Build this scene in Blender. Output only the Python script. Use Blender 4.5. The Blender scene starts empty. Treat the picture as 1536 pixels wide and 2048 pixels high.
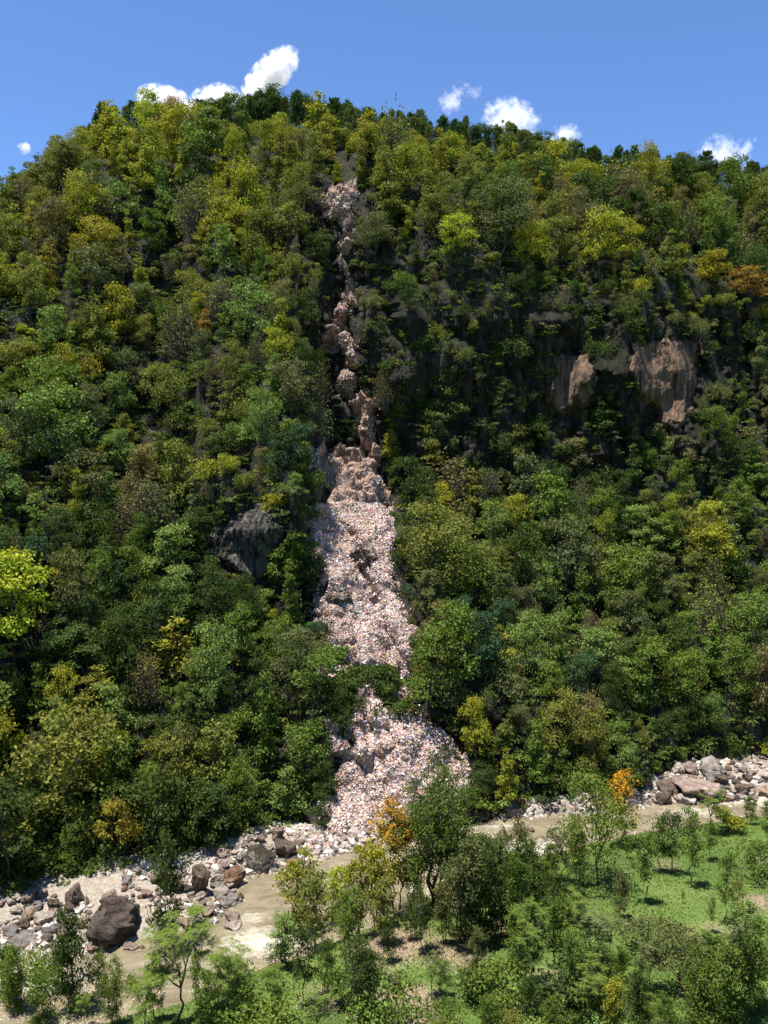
import bpy, math, random
import numpy as np
from mathutils import Vector, Matrix
from mathutils.bvhtree import BVHTree

random.seed(7)
RNG = np.random.default_rng(7)
scene = bpy.context.scene
COL = scene.collection
R = math.radians

# ------------------------------------------------------------ camera, sky, sun
CAM_H, FPX, PITCH = 52.0, 1650.0, R(4.0)       # metres above the river, focal length in photo pixels
cam = bpy.data.cameras.new('camera')
cam.sensor_fit = 'VERTICAL'
cam.sensor_height = 36.0
cam.lens = 36.0 * FPX / 2048.0
cam.clip_end = 12000.0
cam_ob = bpy.data.objects.new('camera', cam)
cam_ob.location = (0, 0, CAM_H)
cam_ob.rotation_euler = (R(90) - PITCH, 0, 0)
COL.objects.link(cam_ob)
scene.camera = cam_ob

SUN = Vector((-0.20, -0.07, 0.97)).normalized()   # direction towards the sun
sun_el = math.asin(SUN.z)
sun_az = math.atan2(SUN.x, SUN.y)
world = bpy.data.worlds.new("World")
scene.world = world
world.use_nodes = True
wn, wl = world.node_tree.nodes, world.node_tree.links
wn.clear()
w_out = wn.new('ShaderNodeOutputWorld'); w_bg = wn.new('ShaderNodeBackground'); w_sky = wn.new('ShaderNodeTexSky')
w_sky.sky_type = 'NISHITA'
w_sky.sun_disc = False
w_sky.sun_elevation = sun_el
w_sky.sun_rotation = sun_az
w_sky.altitude = 1800
w_sky.air_density = 1.0
w_sky.dust_density = 0.0
w_sky.ozone_density = 4.5
w_bg.inputs['Strength'].default_value = 0.088
w_mul = wn.new('ShaderNodeVectorMath'); w_mul.operation = 'MULTIPLY'; w_mul.inputs[1].default_value = (0.84, 0.98, 1.16)   # the camera's deep blue
wl.new(w_sky.outputs[0], w_mul.inputs[0]); wl.new(w_mul.outputs[0], w_bg.inputs['Color'])
wl.new(w_bg.outputs[0], w_out.inputs['Surface'])
sun = bpy.data.lights.new('sun', 'SUN')
sun.energy = 5.0
sun.angle = R(0.5)
sun.color = (1.0, 0.95, 0.86)
sun_ob = bpy.data.objects.new('sun', sun)
sun_ob.rotation_euler = SUN.to_track_quat('Z', 'Y').to_euler()
sun_ob.location = (-60, 60, 400)
COL.objects.link(sun_ob)
scene.view_settings.view_transform = 'Standard'
scene.view_settings.look = 'None'
scene.view_settings.exposure = 1.08
scene.view_settings.gamma = 1.0
scene.cycles.max_bounces = 6
scene.cycles.diffuse_bounces = 3
scene.cycles.transmission_bounces = 3
scene.cycles.volume_bounces = 3
scene.cycles.transparent_max_bounces = 4

# ------------------------------------------------------------ small maths
cP, sP = math.cos(PITCH), math.sin(PITCH)
def rowslope(row):                       # z/y of the ray through a photo row
    dy = (1024.0 - row) / FPX
    return (dy * cP - sP) / (cP + dy * sP)
def ray(px, py):                         # ray with y component 1
    dx = (px - 768.0) / FPX; dy = (1024.0 - py) / FPX
    k = cP + dy * sP
    return Vector((dx / k, 1.0, (dy * cP - sP) / k))
CAM = Vector((0, 0, CAM_H))
def project(p):
    x, y, z = p[0], p[1], p[2] - CAM_H
    f = y * cP - z * sP
    u = y * sP + z * cP
    return 768 + FPX * x / f, 1024 - FPX * u / f
def project_rows(P):
    y, z = P[:, 1], P[:, 2] - CAM_H
    return 1024 - FPX * (y * sP + z * cP) / (y * cP - z * sP)
def at_level(px, py, z=0.0):
    r = ray(px, py)
    return CAM + r * ((z - CAM_H) / r.z)

def _hash(ix, iy, iz, seed):
    h = (ix.astype(np.int64) * 374761393 + iy.astype(np.int64) * 668265263 + iz.astype(np.int64) * 2147483647 + seed * 974634777) & 0xffffffff
    h = ((h ^ (h >> 13)) * 1274126177) & 0xffffffff
    h = (h ^ (h >> 16)) & 0xffffffff
    return h / 4294967295.0 * 2 - 1
def vnoise(p, seed=0):
    p = np.asarray(p, float)
    i = np.floor(p); f = p - i; f = f * f * (3 - 2 * f)
    i = i.astype(np.int64)
    out = 0
    for a in (0, 1):
        for b in (0, 1):
            for c in (0, 1):
                w = (f[..., 0] if a else 1 - f[..., 0]) * (f[..., 1] if b else 1 - f[..., 1]) * (f[..., 2] if c else 1 - f[..., 2])
                out = out + w * _hash(i[..., 0] + a, i[..., 1] + b, i[..., 2] + c, seed)
    return out
def fbm(p, octaves=4, seed=0, gain=0.5):
    p = np.asarray(p, float); s = 0; a = 1.0
    for k in range(octaves):
        s = s + a * vnoise(p * (2.03 ** k) + 17.3 * k, seed + k); a *= gain
    return s
def ridged(p, octaves=4, seed=0):
    p = np.asarray(p, float); s = 0; a = 1.0
    for k in range(octaves):
        s = s + a * (1 - np.abs(vnoise(p * (2.03 ** k) + 9.1 * k, seed + k)) * 2); a *= 0.5
    return s

def inpoly(px, py, poly):
    px = np.asarray(px, float); py = np.asarray(py, float)
    c = np.zeros(px.shape, bool); n = len(poly)
    for i in range(n):
        x1, y1 = poly[i]; x2, y2 = poly[(i + 1) % n]
        if y1 == y2: continue
        t = ((y1 > py) != (y2 > py)) & (px < (x2 - x1) * (py - y1) / (y2 - y1) + x1)
        c ^= t
    return c
def polydist(px, py, poly):
    px = np.asarray(px, float); py = np.asarray(py, float)
    d = np.full(px.shape, 1e9); n = len(poly)
    for i in range(n):
        x1, y1 = poly[i]; x2, y2 = poly[(i + 1) % n]
        vx, vy = x2 - x1, y2 - y1
        t = np.clip(((px - x1) * vx + (py - y1) * vy) / (vx * vx + vy * vy + 1e-9), 0, 1)
        d = np.minimum(d, np.hypot(px - x1 - t * vx, py - y1 - t * vy))
    return d

# ------------------------------------------------------------ mesh helpers
def mesh_np(name, verts, faces, mats, tint=None, smooth=False, matidx=None):
    """verts (N,3), faces (M,k) int array of one size, or a list of such arrays"""
    verts = np.ascontiguousarray(verts, np.float32)
    fl = faces if isinstance(faces, list) else [faces]
    fl = [np.asarray(f, np.int32) for f in fl if len(f)]
    me = bpy.data.meshes.new(name)
    me.vertices.add(len(verts)); me.vertices.foreach_set('co', verts.ravel())
    loops = np.concatenate([f.ravel() for f in fl])
    tot = np.concatenate([np.full(len(f), f.shape[1], np.int32) for f in fl])
    start = np.concatenate([[0], np.cumsum(tot)[:-1]]).astype(np.int32)
    me.loops.add(len(loops)); me.loops.foreach_set('vertex_index', loops)
    me.polygons.add(len(tot)); me.polygons.foreach_set('loop_start', start); me.polygons.foreach_set('loop_total', tot)
    if matidx is not None: me.polygons.foreach_set('material_index', np.asarray(matidx, np.int32))
    me.polygons.foreach_set('use_smooth', np.full(len(tot), smooth, bool))
    me.update(calc_edges=True)
    for m in (mats if isinstance(mats, (list, tuple)) else [mats]): me.materials.append(m)
    if tint is not None:
        a = me.attributes.new('tint', 'FLOAT_COLOR', 'POINT')
        t = np.ones((len(verts), 4), np.float32); t[:, :tint.shape[1]] = tint
        a.data.foreach_set('color', t.ravel())
    return me
def link(name, me, parent=None, loc=(0, 0, 0)):
    o = bpy.data.objects.new(name, me); o.location = loc
    COL.objects.link(o)
    if parent: o.parent = parent
    return o
def tag(o, label=None, cat=None, group=None, kind=None):
    if label: o['label'] = label
    if cat: o['category'] = cat
    if group: o['group'] = group
    if kind: o['kind'] = kind
    return o

# ------------------------------------------------------------ materials
def newmat(name):
    m = bpy.data.materials.new(name); m.use_nodes = True
    nt = m.node_tree; nt.nodes.clear()
    out = nt.nodes.new('ShaderNodeOutputMaterial')
    return m, nt, nt.nodes, nt.links, out
def ramp(N, stops, interp='LINEAR'):
    r = N.new('ShaderNodeValToRGB'); cr = r.color_ramp; cr.interpolation = interp
    while len(cr.elements) < len(stops): cr.elements.new(0.5)
    for e, (p, c) in zip(cr.elements, stops):
        e.position = p; e.color = (*c, 1) if len(c) == 3 else c
    return r
def noise(N, L, co, scale, detail=4, rough=0.55, dist=0.0):
    n = N.new('ShaderNodeTexNoise'); n.inputs['Scale'].default_value = scale
    n.inputs['Detail'].default_value = detail; n.inputs['Roughness'].default_value = rough
    n.inputs['Distortion'].default_value = dist
    if co is not None: L.new(co, n.inputs['Vector'])
    return n
def mixc(N, L, fac, a, b, mode='MIX'):
    m = N.new('ShaderNodeMix'); m.data_type = 'RGBA'; m.blend_type = mode
    for s, v in ((m.inputs[0], fac), (m.inputs[6], a), (m.inputs[7], b)):
        if isinstance(v, (int, float)): s.default_value = v
        elif isinstance(v, tuple): s.default_value = (*v, 1) if len(v) == 3 else v
        else: L.new(v, s)
    return m.outputs[2]
def math_(N, L, op, a, b=None, clamp=False):
    m = N.new('ShaderNodeMath'); m.operation = op; m.use_clamp = clamp
    for s, v in zip(m.inputs, (a, b)):
        if v is None: continue
        if isinstance(v, (int, float)): s.default_value = v
        else: L.new(v, s)
    return m.outputs[0]

def leaf_material(name, trans=0.27, gloss=0.12, rough=0.65):
    m, nt, N, L, out = newmat(name)
    oi = N.new('ShaderNodeObjectInfo'); at = N.new('ShaderNodeAttribute'); at.attribute_name = 'tint'
    base = mixc(N, L, 1.0, oi.outputs['Color'], at.outputs['Color'], 'MULTIPLY')
    p = N.new('ShaderNodeBsdfPrincipled'); p.inputs['Roughness'].default_value = rough
    p.inputs['Specular IOR Level'].default_value = gloss
    L.new(base, p.inputs['Base Color'])
    t = N.new('ShaderNodeBsdfTranslucent')
    tc = mixc(N, L, 1.0, base, (1.15, 1.25, 0.5), 'MULTIPLY')
    L.new(tc, t.inputs['Color'])
    mx = N.new('ShaderNodeMixShader'); mx.inputs[0].default_value = trans
    L.new(p.outputs[0], mx.inputs[1]); L.new(t.outputs[0], mx.inputs[2]); L.new(mx.outputs[0], out.inputs[0])
    return m
M_LEAF = leaf_material('foliage')
def bark_material(name, c1, c2):
    m, nt, N, L, out = newmat(name)
    tc = N.new('ShaderNodeTexCoord')
    n = noise(N, L, tc.outputs['Object'], 3.0, 5)
    r = ramp(N, [(0.3, c1), (0.7, c2)]); L.new(n.outputs[0], r.inputs[0])
    p = N.new('ShaderNodeBsdfPrincipled'); p.inputs['Roughness'].default_value = 0.9
    L.new(r.outputs[0], p.inputs['Base Color'])
    b = N.new('ShaderNodeBump'); b.inputs['Strength'].default_value = 0.5; L.new(n.outputs[0], b.inputs['Height']); L.new(b.outputs[0], p.inputs['Normal'])
    L.new(p.outputs[0], out.inputs[0])
    return m
M_BARK = bark_material('dark_bark', (0.03, 0.024, 0.018), (0.085, 0.07, 0.055))
M_TWIG = bark_material('dry_twig', (0.07, 0.055, 0.045), (0.16, 0.13, 0.11))

def rock_material(name, stops, scale=0.35, vert=1.0, bump=0.6, moss=0.0, mosscol=(0.05, 0.055, 0.025), use_obj=False):
    m, nt, N, L, out = newmat(name)
    tc = N.new('ShaderNodeTexCoord'); mp = N.new('ShaderNodeMapping')
    mp.inputs['Scale'].default_value = (1, 1, vert)
    L.new(tc.outputs['Object'], mp.inputs[0])
    n1 = noise(N, L, mp.outputs[0], scale, 8, 0.65, 0.3)
    n2 = noise(N, L, tc.outputs['Object'], scale * 5, 6, 0.7)
    r = ramp(N, stops); L.new(n1.outputs[0], r.inputs[0])
    r2 = ramp(N, [(0.25, (0.55, 0.55, 0.55)), (0.75, (1.25, 1.25, 1.25))]); L.new(n2.outputs[0], r2.inputs[0])
    c = mixc(N, L, 1.0, r.outputs[0], r2.outputs[0], 'MULTIPLY')
    if use_obj:
        oi = N.new('ShaderNodeObjectInfo'); c = mixc(N, L, 1.0, c, oi.outputs['Color'], 'MULTIPLY')
    if moss > 0:
        g = N.new('ShaderNodeNewGeometry'); sx = N.new('ShaderNodeSeparateXYZ'); L.new(g.outputs['Normal'], sx.inputs[0])
        a = math_(N, L, 'MULTIPLY_ADD', sx.outputs[2], 1.6)
        n3 = noise(N, L, tc.outputs['Object'], scale * 2.2, 5)
        s = math_(N, L, 'ADD', a, n3.outputs[0])
        rr = ramp(N, [(0.62, (0, 0, 0)), (0.8, (1, 1, 1))])
        s2 = math_(N, L, 'MULTIPLY', s, 0.5); L.new(s2, rr.inputs[0])
        f = math_(N, L, 'MULTIPLY', rr.outputs[0], moss)
        c = mixc(N, L, f, c, mosscol)
    p = N.new('ShaderNodeBsdfPrincipled'); p.inputs['Roughness'].default_value = 0.92; p.inputs['Specular IOR Level'].default_value = 0.2
    L.new(c, p.inputs['Base Color'])
    b = N.new('ShaderNodeBump'); b.inputs['Strength'].default_value = bump; b.inputs['Distance'].default_value = 0.5
    s = math_(N, L, 'ADD', n1.outputs[0], n2.outputs[0])
    L.new(s, b.inputs['Height']); L.new(b.outputs[0], p.inputs['Normal'])
    L.new(p.outputs[0], out.inputs[0])
    return m

M_HILL = rock_material('hillside_soil_and_rock', [(0.36, (0.01, 0.009, 0.007)), (0.46, (0.028, 0.024, 0.019)), (0.57, (0.055, 0.047, 0.038)), (0.7, (0.12, 0.102, 0.085))],
                       0.5, 0.18, 1.0, 0.55, (0.02, 0.024, 0.011))
M_GREYCLIFF = rock_material('grey_cliff', [(0.38, (0.012, 0.011, 0.01)), (0.46, (0.055, 0.05, 0.043)), (0.56, (0.14, 0.128, 0.108)), (0.7, (0.22, 0.2, 0.17))], 0.8, 0.2, 0.8)
M_OCHRE = rock_material('ochre_cliff', [(0.36, (0.035, 0.03, 0.028)), (0.43, (0.085, 0.06, 0.045)), (0.52, (0.175, 0.105, 0.065)), (0.66, (0.22, 0.16, 0.115))], 0.8, 0.1, 0.8)
M_SOIL = rock_material('pinkish_earth', [(0.25, (0.17, 0.105, 0.075)), (0.45, (0.33, 0.22, 0.165)), (0.65, (0.46, 0.33, 0.265)), (0.8, (0.54, 0.42, 0.35))], 0.5, 1.0, 0.9)
M_BROWNROCK = rock_material('brown_outcrop', [(0.25, (0.06, 0.045, 0.035)), (0.45, (0.16, 0.12, 0.09)), (0.65, (0.3, 0.235, 0.185)), (0.8, (0.4, 0.32, 0.26))], 0.5, 0.6, 1.0)
M_BOULDER = rock_material('river_boulder', [(0.32, (0.1, 0.085, 0.075)), (0.44, (0.28, 0.24, 0.21)), (0.56, (0.42, 0.37, 0.33)), (0.7, (0.56, 0.52, 0.47))], 1.1, 1.0, 1.0, use_obj=True)
M_BOULDER_MOSS = rock_material('mossy_boulder', [(0.25, (0.2, 0.17, 0.15)), (0.45, (0.36, 0.32, 0.28)), (0.8, (0.5, 0.46, 0.42))], 0.9, 1.0, 1.0, 1.0, (0.06, 0.05, 0.035), use_obj=True)

def ground_material():
    m, nt, N, L, out = newmat('meadow_and_riverbed')
    tc = N.new('ShaderNodeTexCoord'); at = N.new('ShaderNodeAttribute'); at.attribute_name = 'tint'
    sep = N.new('ShaderNodeSeparateColor'); L.new(at.outputs['Color'], sep.inputs[0])
    n1 = noise(N, L, tc.outputs['Object'], 0.12, 8, 0.65); n2 = noise(N, L, tc.outputs['Object'], 2.2, 8, 0.7)
    g = ramp(N, [(0.3, (0.055, 0.085, 0.022)), (0.5, (0.085, 0.14, 0.03)), (0.7, (0.14, 0.17, 0.05))]); L.new(n1.outputs[0], g.inputs[0])
    v = ramp(N, [(0.3, (0.7, 0.7, 0.7)), (0.7, (1.25, 1.25, 1.2))]); L.new(n2.outputs[0], v.inputs[0])
    grass = mixc(N, L, 1.0, g.outputs[0], v.outputs[0], 'MULTIPLY')
    d = ramp(N, [(0.3, (0.15, 0.11, 0.075)), (0.7, (0.3, 0.225, 0.16))]); L.new(n2.outputs[0], d.inputs[0])
    # red = dirt, green = gravel and sand
    def mask(s, lo, hi):
        a = math_(N, L, 'MULTIPLY_ADD', n1.outputs[0], 0.5); 
        nd = N.new('ShaderNodeMath'); nd.operation = 'MULTIPLY_ADD'; L.new(n2.outputs[0], nd.inputs[0]); nd.inputs[1].default_value = 0.7; nd.inputs[2].default_value = -0.35
        a = math_(N, L, 'ADD', s, nd.outputs[0])
        r = ramp(N, [(lo, (0, 0, 0)), (hi, (1, 1, 1))]); L.new(a, r.inputs[0]); return r.outputs[0]
    c = mixc(N, L, mask(sep.outputs[0], 0.35, 0.6), grass, d.outputs[0])
    vo = N.new('ShaderNodeTexVoronoi'); vo.inputs['Scale'].default_value = 2.2; L.new(tc.outputs['Object'], vo.inputs['Vector'])
    sd = ramp(N, [(0.3, (0.18, 0.15, 0.115)), (0.5, (0.31, 0.275, 0.225)), (0.7, (0.41, 0.37, 0.31))]); L.new(n2.outputs[0], sd.inputs[0])
    vr = ramp(N, [(0.0, (1.1, 1.1, 1.1)), (0.6, (0.75, 0.72, 0.7))]); L.new(vo.outputs['Distance'], vr.inputs[0])
    sand = mixc(N, L, 0.6, sd.outputs[0], vr.outputs[0], 'MULTIPLY')
    c = mixc(N, L, mask(sep.outputs[1], 0.4, 0.55), c, sand)
    p = N.new('ShaderNodeBsdfPrincipled'); p.inputs['Roughness'].default_value = 0.95; p.inputs['Specular IOR Level'].default_value = 0.15
    L.new(c, p.inputs['Base Color'])
    b = N.new('ShaderNodeBump'); b.inputs['Strength'].default_value = 0.8; b.inputs['Distance'].default_value = 0.3; L.new(n2.outputs[0], b.inputs['Height']); L.new(b.outputs[0], p.inputs['Normal'])
    L.new(p.outputs[0], out.inputs[0]); return m
M_GROUND = ground_material()

def water_material():
    m, nt, N, L, out = newmat('muddy_river_water')
    tc = N.new('ShaderNodeTexCoord'); at = N.new('ShaderNodeAttribute'); at.attribute_name = 'tint'
    mp = N.new('ShaderNodeMapping'); mp.inputs['Rotation'].default_value = (0, 0, R(-35)); mp.inputs['Scale'].default_value = (0.55, 1.6, 1); L.new(tc.outputs['Object'], mp.inputs[0])
    n1 = noise(N, L, mp.outputs[0], 0.35, 6, 0.6, 0.8); n2 = noise(N, L, mp.outputs[0], 1.6, 8, 0.7, 0.5)
    base = ramp(N, [(0.3, (0.12, 0.098, 0.058)), (0.5, (0.185, 0.155, 0.096)), (0.7, (0.27, 0.23, 0.155))]); L.new(n1.outputs[0], base.inputs[0])
    sep = N.new('ShaderNodeSeparateColor'); L.new(at.outputs['Color'], sep.inputs[0])
    nd = N.new('ShaderNodeMath'); nd.operation = 'MULTIPLY_ADD'; L.new(n2.outputs[0], nd.inputs[0]); nd.inputs[1].default_value = 1.5; nd.inputs[2].default_value = -0.75
    a = math_(N, L, 'ADD', sep.outputs[0], nd.outputs[0])
    r = ramp(N, [(0.45, (0, 0, 0)), (1.0, (0.9, 0.9, 0.9))]); L.new(a, r.inputs[0])
    c = mixc(N, L, r.outputs[0], base.outputs[0], (0.5, 0.465, 0.385))
    p = N.new('ShaderNodeBsdfPrincipled'); L.new(c, p.inputs['Base Color'])
    rr = math_(N, L, 'MULTIPLY_ADD', r.outputs[0], 0.5); 
    rr.node.inputs[2].default_value = 0.12
    L.new(rr, p.inputs['Roughness']); p.inputs['Specular IOR Level'].default_value = 0.35
    b = N.new('ShaderNodeBump'); b.inputs['Strength'].default_value = 0.7; b.inputs['Distance'].default_value = 0.4
    L.new(n2.outputs[0], b.inputs['Height']); L.new(b.outputs[0], p.inputs['Normal'])
    L.new(p.outputs[0], out.inputs[0]); return m
M_WATER = water_material()
def tint_material(name, rough=0.7, spec=0.3):
    m, nt, N, L, out = newmat(name)
    at = N.new('ShaderNodeAttribute'); at.attribute_name = 'tint'
    p = N.new('ShaderNodeBsdfPrincipled'); p.inputs['Roughness'].default_value = rough; p.inputs['Specular IOR Level'].default_value = spec
    L.new(at.outputs['Color'], p.inputs['Base Color']); L.new(p.outputs[0], out.inputs[0]); return m
M_LITTER = tint_material('litter_plastic', 0.5, 0.4)
M_STONES = tint_material('small_stones', 0.9, 0.2)

# ------------------------------------------------------------ the lie of the land (river banks and the hill foot)
def curve(pts, z=0.0):
    w = [at_level(px, py, z) for px, py in pts]
    xs = np.array([p.x for p in w]); ys = np.array([p.y for p in w])
    o = np.argsort(xs); xs, ys = xs[o], ys[o]
    def f(x):
        x = np.asarray(x, float)
        y = np.interp(x, xs, ys)
        y = np.where(x < xs[0], ys[0] + (x - xs[0]) * 0.25, y)
        return np.where(x > xs[-1], ys[-1] + (x - xs[-1]) * 0.25, y)
    return f
near_bank = curve([(0, 2068), (200, 2045), (400, 1990), (540, 1925), (620, 1905), (700, 1868), (850, 1805), (950, 1748), (1100, 1705), (1250, 1670), (1400, 1647), (1536, 1628)])
far_edge = curve([(0, 1928), (200, 1904), (330, 1882), (430, 1845), (465, 1795), (510, 1757), (600, 1738), (690, 1708), (940, 1642), (1130, 1627), (1280, 1618), (1440, 1600), (1536, 1585)])
FOOT = [(-700, 1900), (-300, 1850), (0, 1800), (110, 1775), (300, 1745), (420, 1702), (560, 1655), (680, 1672), (800, 1655), (950, 1632), (1100, 1606), (1250, 1596), (1380, 1532), (1536, 1518), (1900, 1500), (2400, 1480)]
RIDGE = [(-700, 720), (-300, 560), (0, 405), (60, 358), (150, 298), (215, 262), (300, 258), (450, 262), (560, 258), (650, 268), (780, 285), (850, 292), (950, 308), (1050, 322), (1130, 335), (1250, 362), (1400, 375), (1536, 388), (1900, 420), (2400, 470)]
hill_foot = curve([p for p in FOOT if -300 <= p[0] <= 1900], 1.2)

def ground_z(x, y):
    x = np.asarray(x, float); y = np.asarray(y, float)
    yn, yf, yh = near_bank(x), far_edge(x), hill_foot(x)
    d = yn - y
    n = fbm(np.stack([x / 14, y / 14, x * 0], -1), 4, 5)
    n2 = fbm(np.stack([x / 3, y / 3, x * 0], -1), 3, 6)
    bank = 1.8 * (1 - np.exp(-np.maximum(d, 0) / 3.0)) + 0.075 * np.maximum(d, 0) + n * 0.6 * np.clip(d / 8, 0, 1) + n2 * 0.15
    steep = 7.2 + (57.5 - y) * 0.67
    land = np.where(steep > bank, steep, bank)
    bed = -1.6 + n2 * 0.2
    t = np.clip((y - yf) / np.maximum(yh - yf, 1.5), 0, 1)
    bar = -0.35 + 1.9 * t ** 0.7 + n2 * 0.35 + 0.4 * n
    z = np.where(d > 0, land - 0.3, bed)
    z = np.where((d > -1.5) & (d <= 0), np.maximum(z, -0.3 + 1.3 * d), z)
    z = np.where(y > yf - 1.2, np.maximum(z, np.minimum(bar, bed + (y - yf + 1.2) * 1.6)), z)
    return z
def xgrid(a, b, step, far):
    core = np.arange(a, b + 1e-6, step)
    out = [b + (far - b) * (k / 12.0) ** 2 for k in range(1, 13)]
    return np.concatenate([[-v for v in out[::-1]] if a == -b else [a - (o - b) for o in out[::-1]], core, out])
gx = xgrid(-75, 75, 0.8, 2500)
gy = np.concatenate([[-1500, -800, -400, -200, -100, -50, -20], np.arange(-5, 55, 5), np.arange(55, 152, 0.8), [160, 180, 260, 500, 1000, 2500]])
GX, GY = np.meshgrid(gx, gy)
GZ = ground_z(GX, GY)
GZ = np.where(GY < 2.0, 44.4 + (2.0 - GY) * 0.12, GZ)
GZ = np.where(GY > 150, -3.0, GZ)
Wd = np.clip(1 - np.abs(GX) / 60, 0, 1)
dirt = np.zeros_like(GX)
for px, py, rr_, s in [(800, 2000, 4.5, 1.0), (790, 2045, 4, 1.0), (1520, 1800, 4, 0.6), (1440, 1860, 3, 0.5), (780, 1850, 7, 0.7), (1030, 1820, 5, 0.6), (650, 1960, 4, 0.65), (1100, 1960, 5, 0.5), (1330, 1700, 4, 0.5), (900, 1880, 6, 0.6), (1540, 1690, 4, 0.7), (1270, 1720, 3, 0.4)]:
    p = at_level(px, py, 4.0)
    dirt = np.maximum(dirt, s * np.exp(-((GX - p.x) ** 2 + (GY - p.y) ** 2) / rr_ ** 2))
grav = np.where(GY > near_bank(GX) - 0.6, 1.0, 0.0)
nx, ny = len(gx), len(gy)
idx = np.arange(nx * ny).reshape(ny, nx)
gfaces = np.stack([idx[:-1, :-1], idx[:-1, 1:], idx[1:, 1:], idx[1:, :-1]], -1).reshape(-1, 4)
gverts = np.stack([GX, GY, GZ], -1).reshape(-1, 3)
gt = np.stack([dirt.ravel(), grav.ravel(), grav.ravel() * 0], -1)
ground = tag(link('ground', mesh_np('ground', gverts, gfaces, M_GROUND, gt, True)), kind='structure')
BVH_G = BVHTree.FromPolygons([tuple(v) for v in gverts], [tuple(f) for f in gfaces])

# river
rx = np.arange(-130, 150, 0.7)
rt = np.linspace(-0.12, 1.15, 64)
RX, RT = np.meshgrid(rx, rt)
RY = near_bank(RX) + (far_edge(RX) - near_bank(RX)) * RT
foam = np.full_like(RX, 0.0)
for px, py, ra, rb, s in [(520, 1885, 5.5, 3.6, 1.0), (600, 1880, 4, 3, 0.6), (30, 1965, 7, 3, 1.2), (120, 1950, 6, 2, 0.7), (1035, 1695, 7, 3.0, 1.1), (1000, 1655, 6, 2.0, 0.7), (1100, 1690, 5, 3.0, 0.7), (1480, 1598, 9, 3.5, 0.85), (1400, 1625, 8, 3.0, 0.7), (500, 1835, 3.5, 1.6, 0.7),
                          (960, 1720, 5, 3, 0.5), (400, 1925, 4, 2.5, 0.5), (1530, 1600, 8, 4, 0.8), (1260, 1630, 5, 2, 0.35), (870, 1790, 5, 3, 0.5), (700, 1760, 4, 1.5, 0.3)]:
    p = at_level(px, py, 0)
    foam = np.maximum(foam, s * np.exp(-(((RX - p.x) / ra) ** 2 + ((RY - p.y) / rb) ** 2)))
rn = fbm(np.stack([RX / 1.3, RY / 0.9, RX * 0], -1), 4, 11)
RZ = 0.06 * rn + foam * rn * 0.4
idx = np.arange(RX.size).reshape(RX.shape)
rf = np.stack([idx[:-1, :-1], idx[:-1, 1:], idx[1:, 1:], idx[1:, :-1]], -1).reshape(-1, 4)
tag(link('river', mesh_np('river', np.stack([RX, RY, RZ], -1).reshape(-1, 3), rf, M_WATER, np.repeat(foam.reshape(-1, 1), 3, 1), True)), kind='structure')

# ------------------------------------------------------------ the hillside, one sheet with cliffs, gully and spur
def interp(pts, x):
    return np.interp(x, [p[0] for p in pts], [p[1] for p in pts])
def G(u, v, cu, cv, ru, rv, e=2):
    return np.exp(-(np.abs((u - cu) / ru) ** e) - (np.abs((v - cv) / rv) ** e))
def slope_at(u, v):
    s = 0.82 + 0.12 * (u < 600) + 0 * v
    s = s + 3.6 * G(u, v, 1130, 800, 420, 165, 4)            # the cliff band on the right
    s = s + 1.6 * G(u, v, 1350, 760, 160, 120, 4)
    s = s + 1.3 * G(u, v, 690, 620, 90, 260, 4)              # steep gully
    s = s + 0.7 * G(u, v, 900, 560, 160, 120)
    s = s + 3.0 * G(u, v, 505, 1085, 105, 95, 4)             # rock face low on the spur
    s = s + 0.35 * G(u, v, 250, 700, 350, 250)
    s = s - 0.25 * G(u, v, 300, 300, 900, 90)
    return s
hu = np.concatenate([np.arange(-700, -60, 40), np.arange(-60, 1600, 5), np.arange(1600, 2400, 40)]).astype(float)
NV = 360
HT = np.linspace(0, 1, NV)
foot_r, ridge_r = interp(FOOT, hu), interp(RIDGE, hu)
V = foot_r[None, :] + (ridge_r - foot_r)[None, :] * HT[:, None]
U = np.repeat(hu[None, :], NV, 0)
rs = np.vectorize(rowslope)(V)
Yd = np.zeros_like(V); z1 = np.full(len(hu), 1.0)
Yd[0] = (1.0 - CAM_H) / rs[0]
for k in range(1, NV):
    m = slope_at(U[k], 0.5 * (V[k] + V[k - 1]))
    m = np.maximum(m, rs[k] + 0.22)
    Yd[k] = (CAM_H - z1 + m * Yd[k - 1]) / (m - rs[k])
    z1 = CAM_H + Yd[k] * rs[k]
# spurs and hollows
env = np.clip(HT * 8, 0, 1)[:, None]
P0 = np.stack([U * Yd / 1650 / 30, (CAM_H + Yd * rs) / 42, Yd * 0], -1)
Yd = Yd + env * (7.0 * fbm(P0, 3, 21) + 2.8 * ridged(P0 * 3.1, 3, 31) - 2.5)
P1 = np.stack([U * Yd / 1650 / 2.6, (CAM_H + Yd * rs) / 9, Yd * 0], -1)
steepness = np.clip((slope_at(U, V) - 1.2) / 1.5, 0, 1)
Yd = Yd + env * steepness * 1.3 * ridged(P1, 3, 41)
Yd = Yd + env * 0.5 * fbm(P1 * 1.7, 3, 51)
P2 = np.stack([U * Yd / 1650 / 1.3 + (CAM_H + Yd * rs) / 9, (CAM_H + Yd * rs) / 3.2, Yd * 0], -1)
Yd = Yd + env * (0.15 + steepness + 1.0 * np.exp(-((U - 690) / 130) ** 2) * np.clip((1000 - V) / 80, 0, 1)) * 0.6 * (ridged(P2, 4, 61) - 0.4)
gul = np.interp(V, [370, 560, 700, 900, 1050, 1300, 1500], [690, 695, 690, 700, 690, 730, 780])
Yd = Yd + 6.0 * np.exp(-((U - gul) / 55) ** 2) * np.clip((1350 - V) / 300, 0, 1) * env
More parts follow.
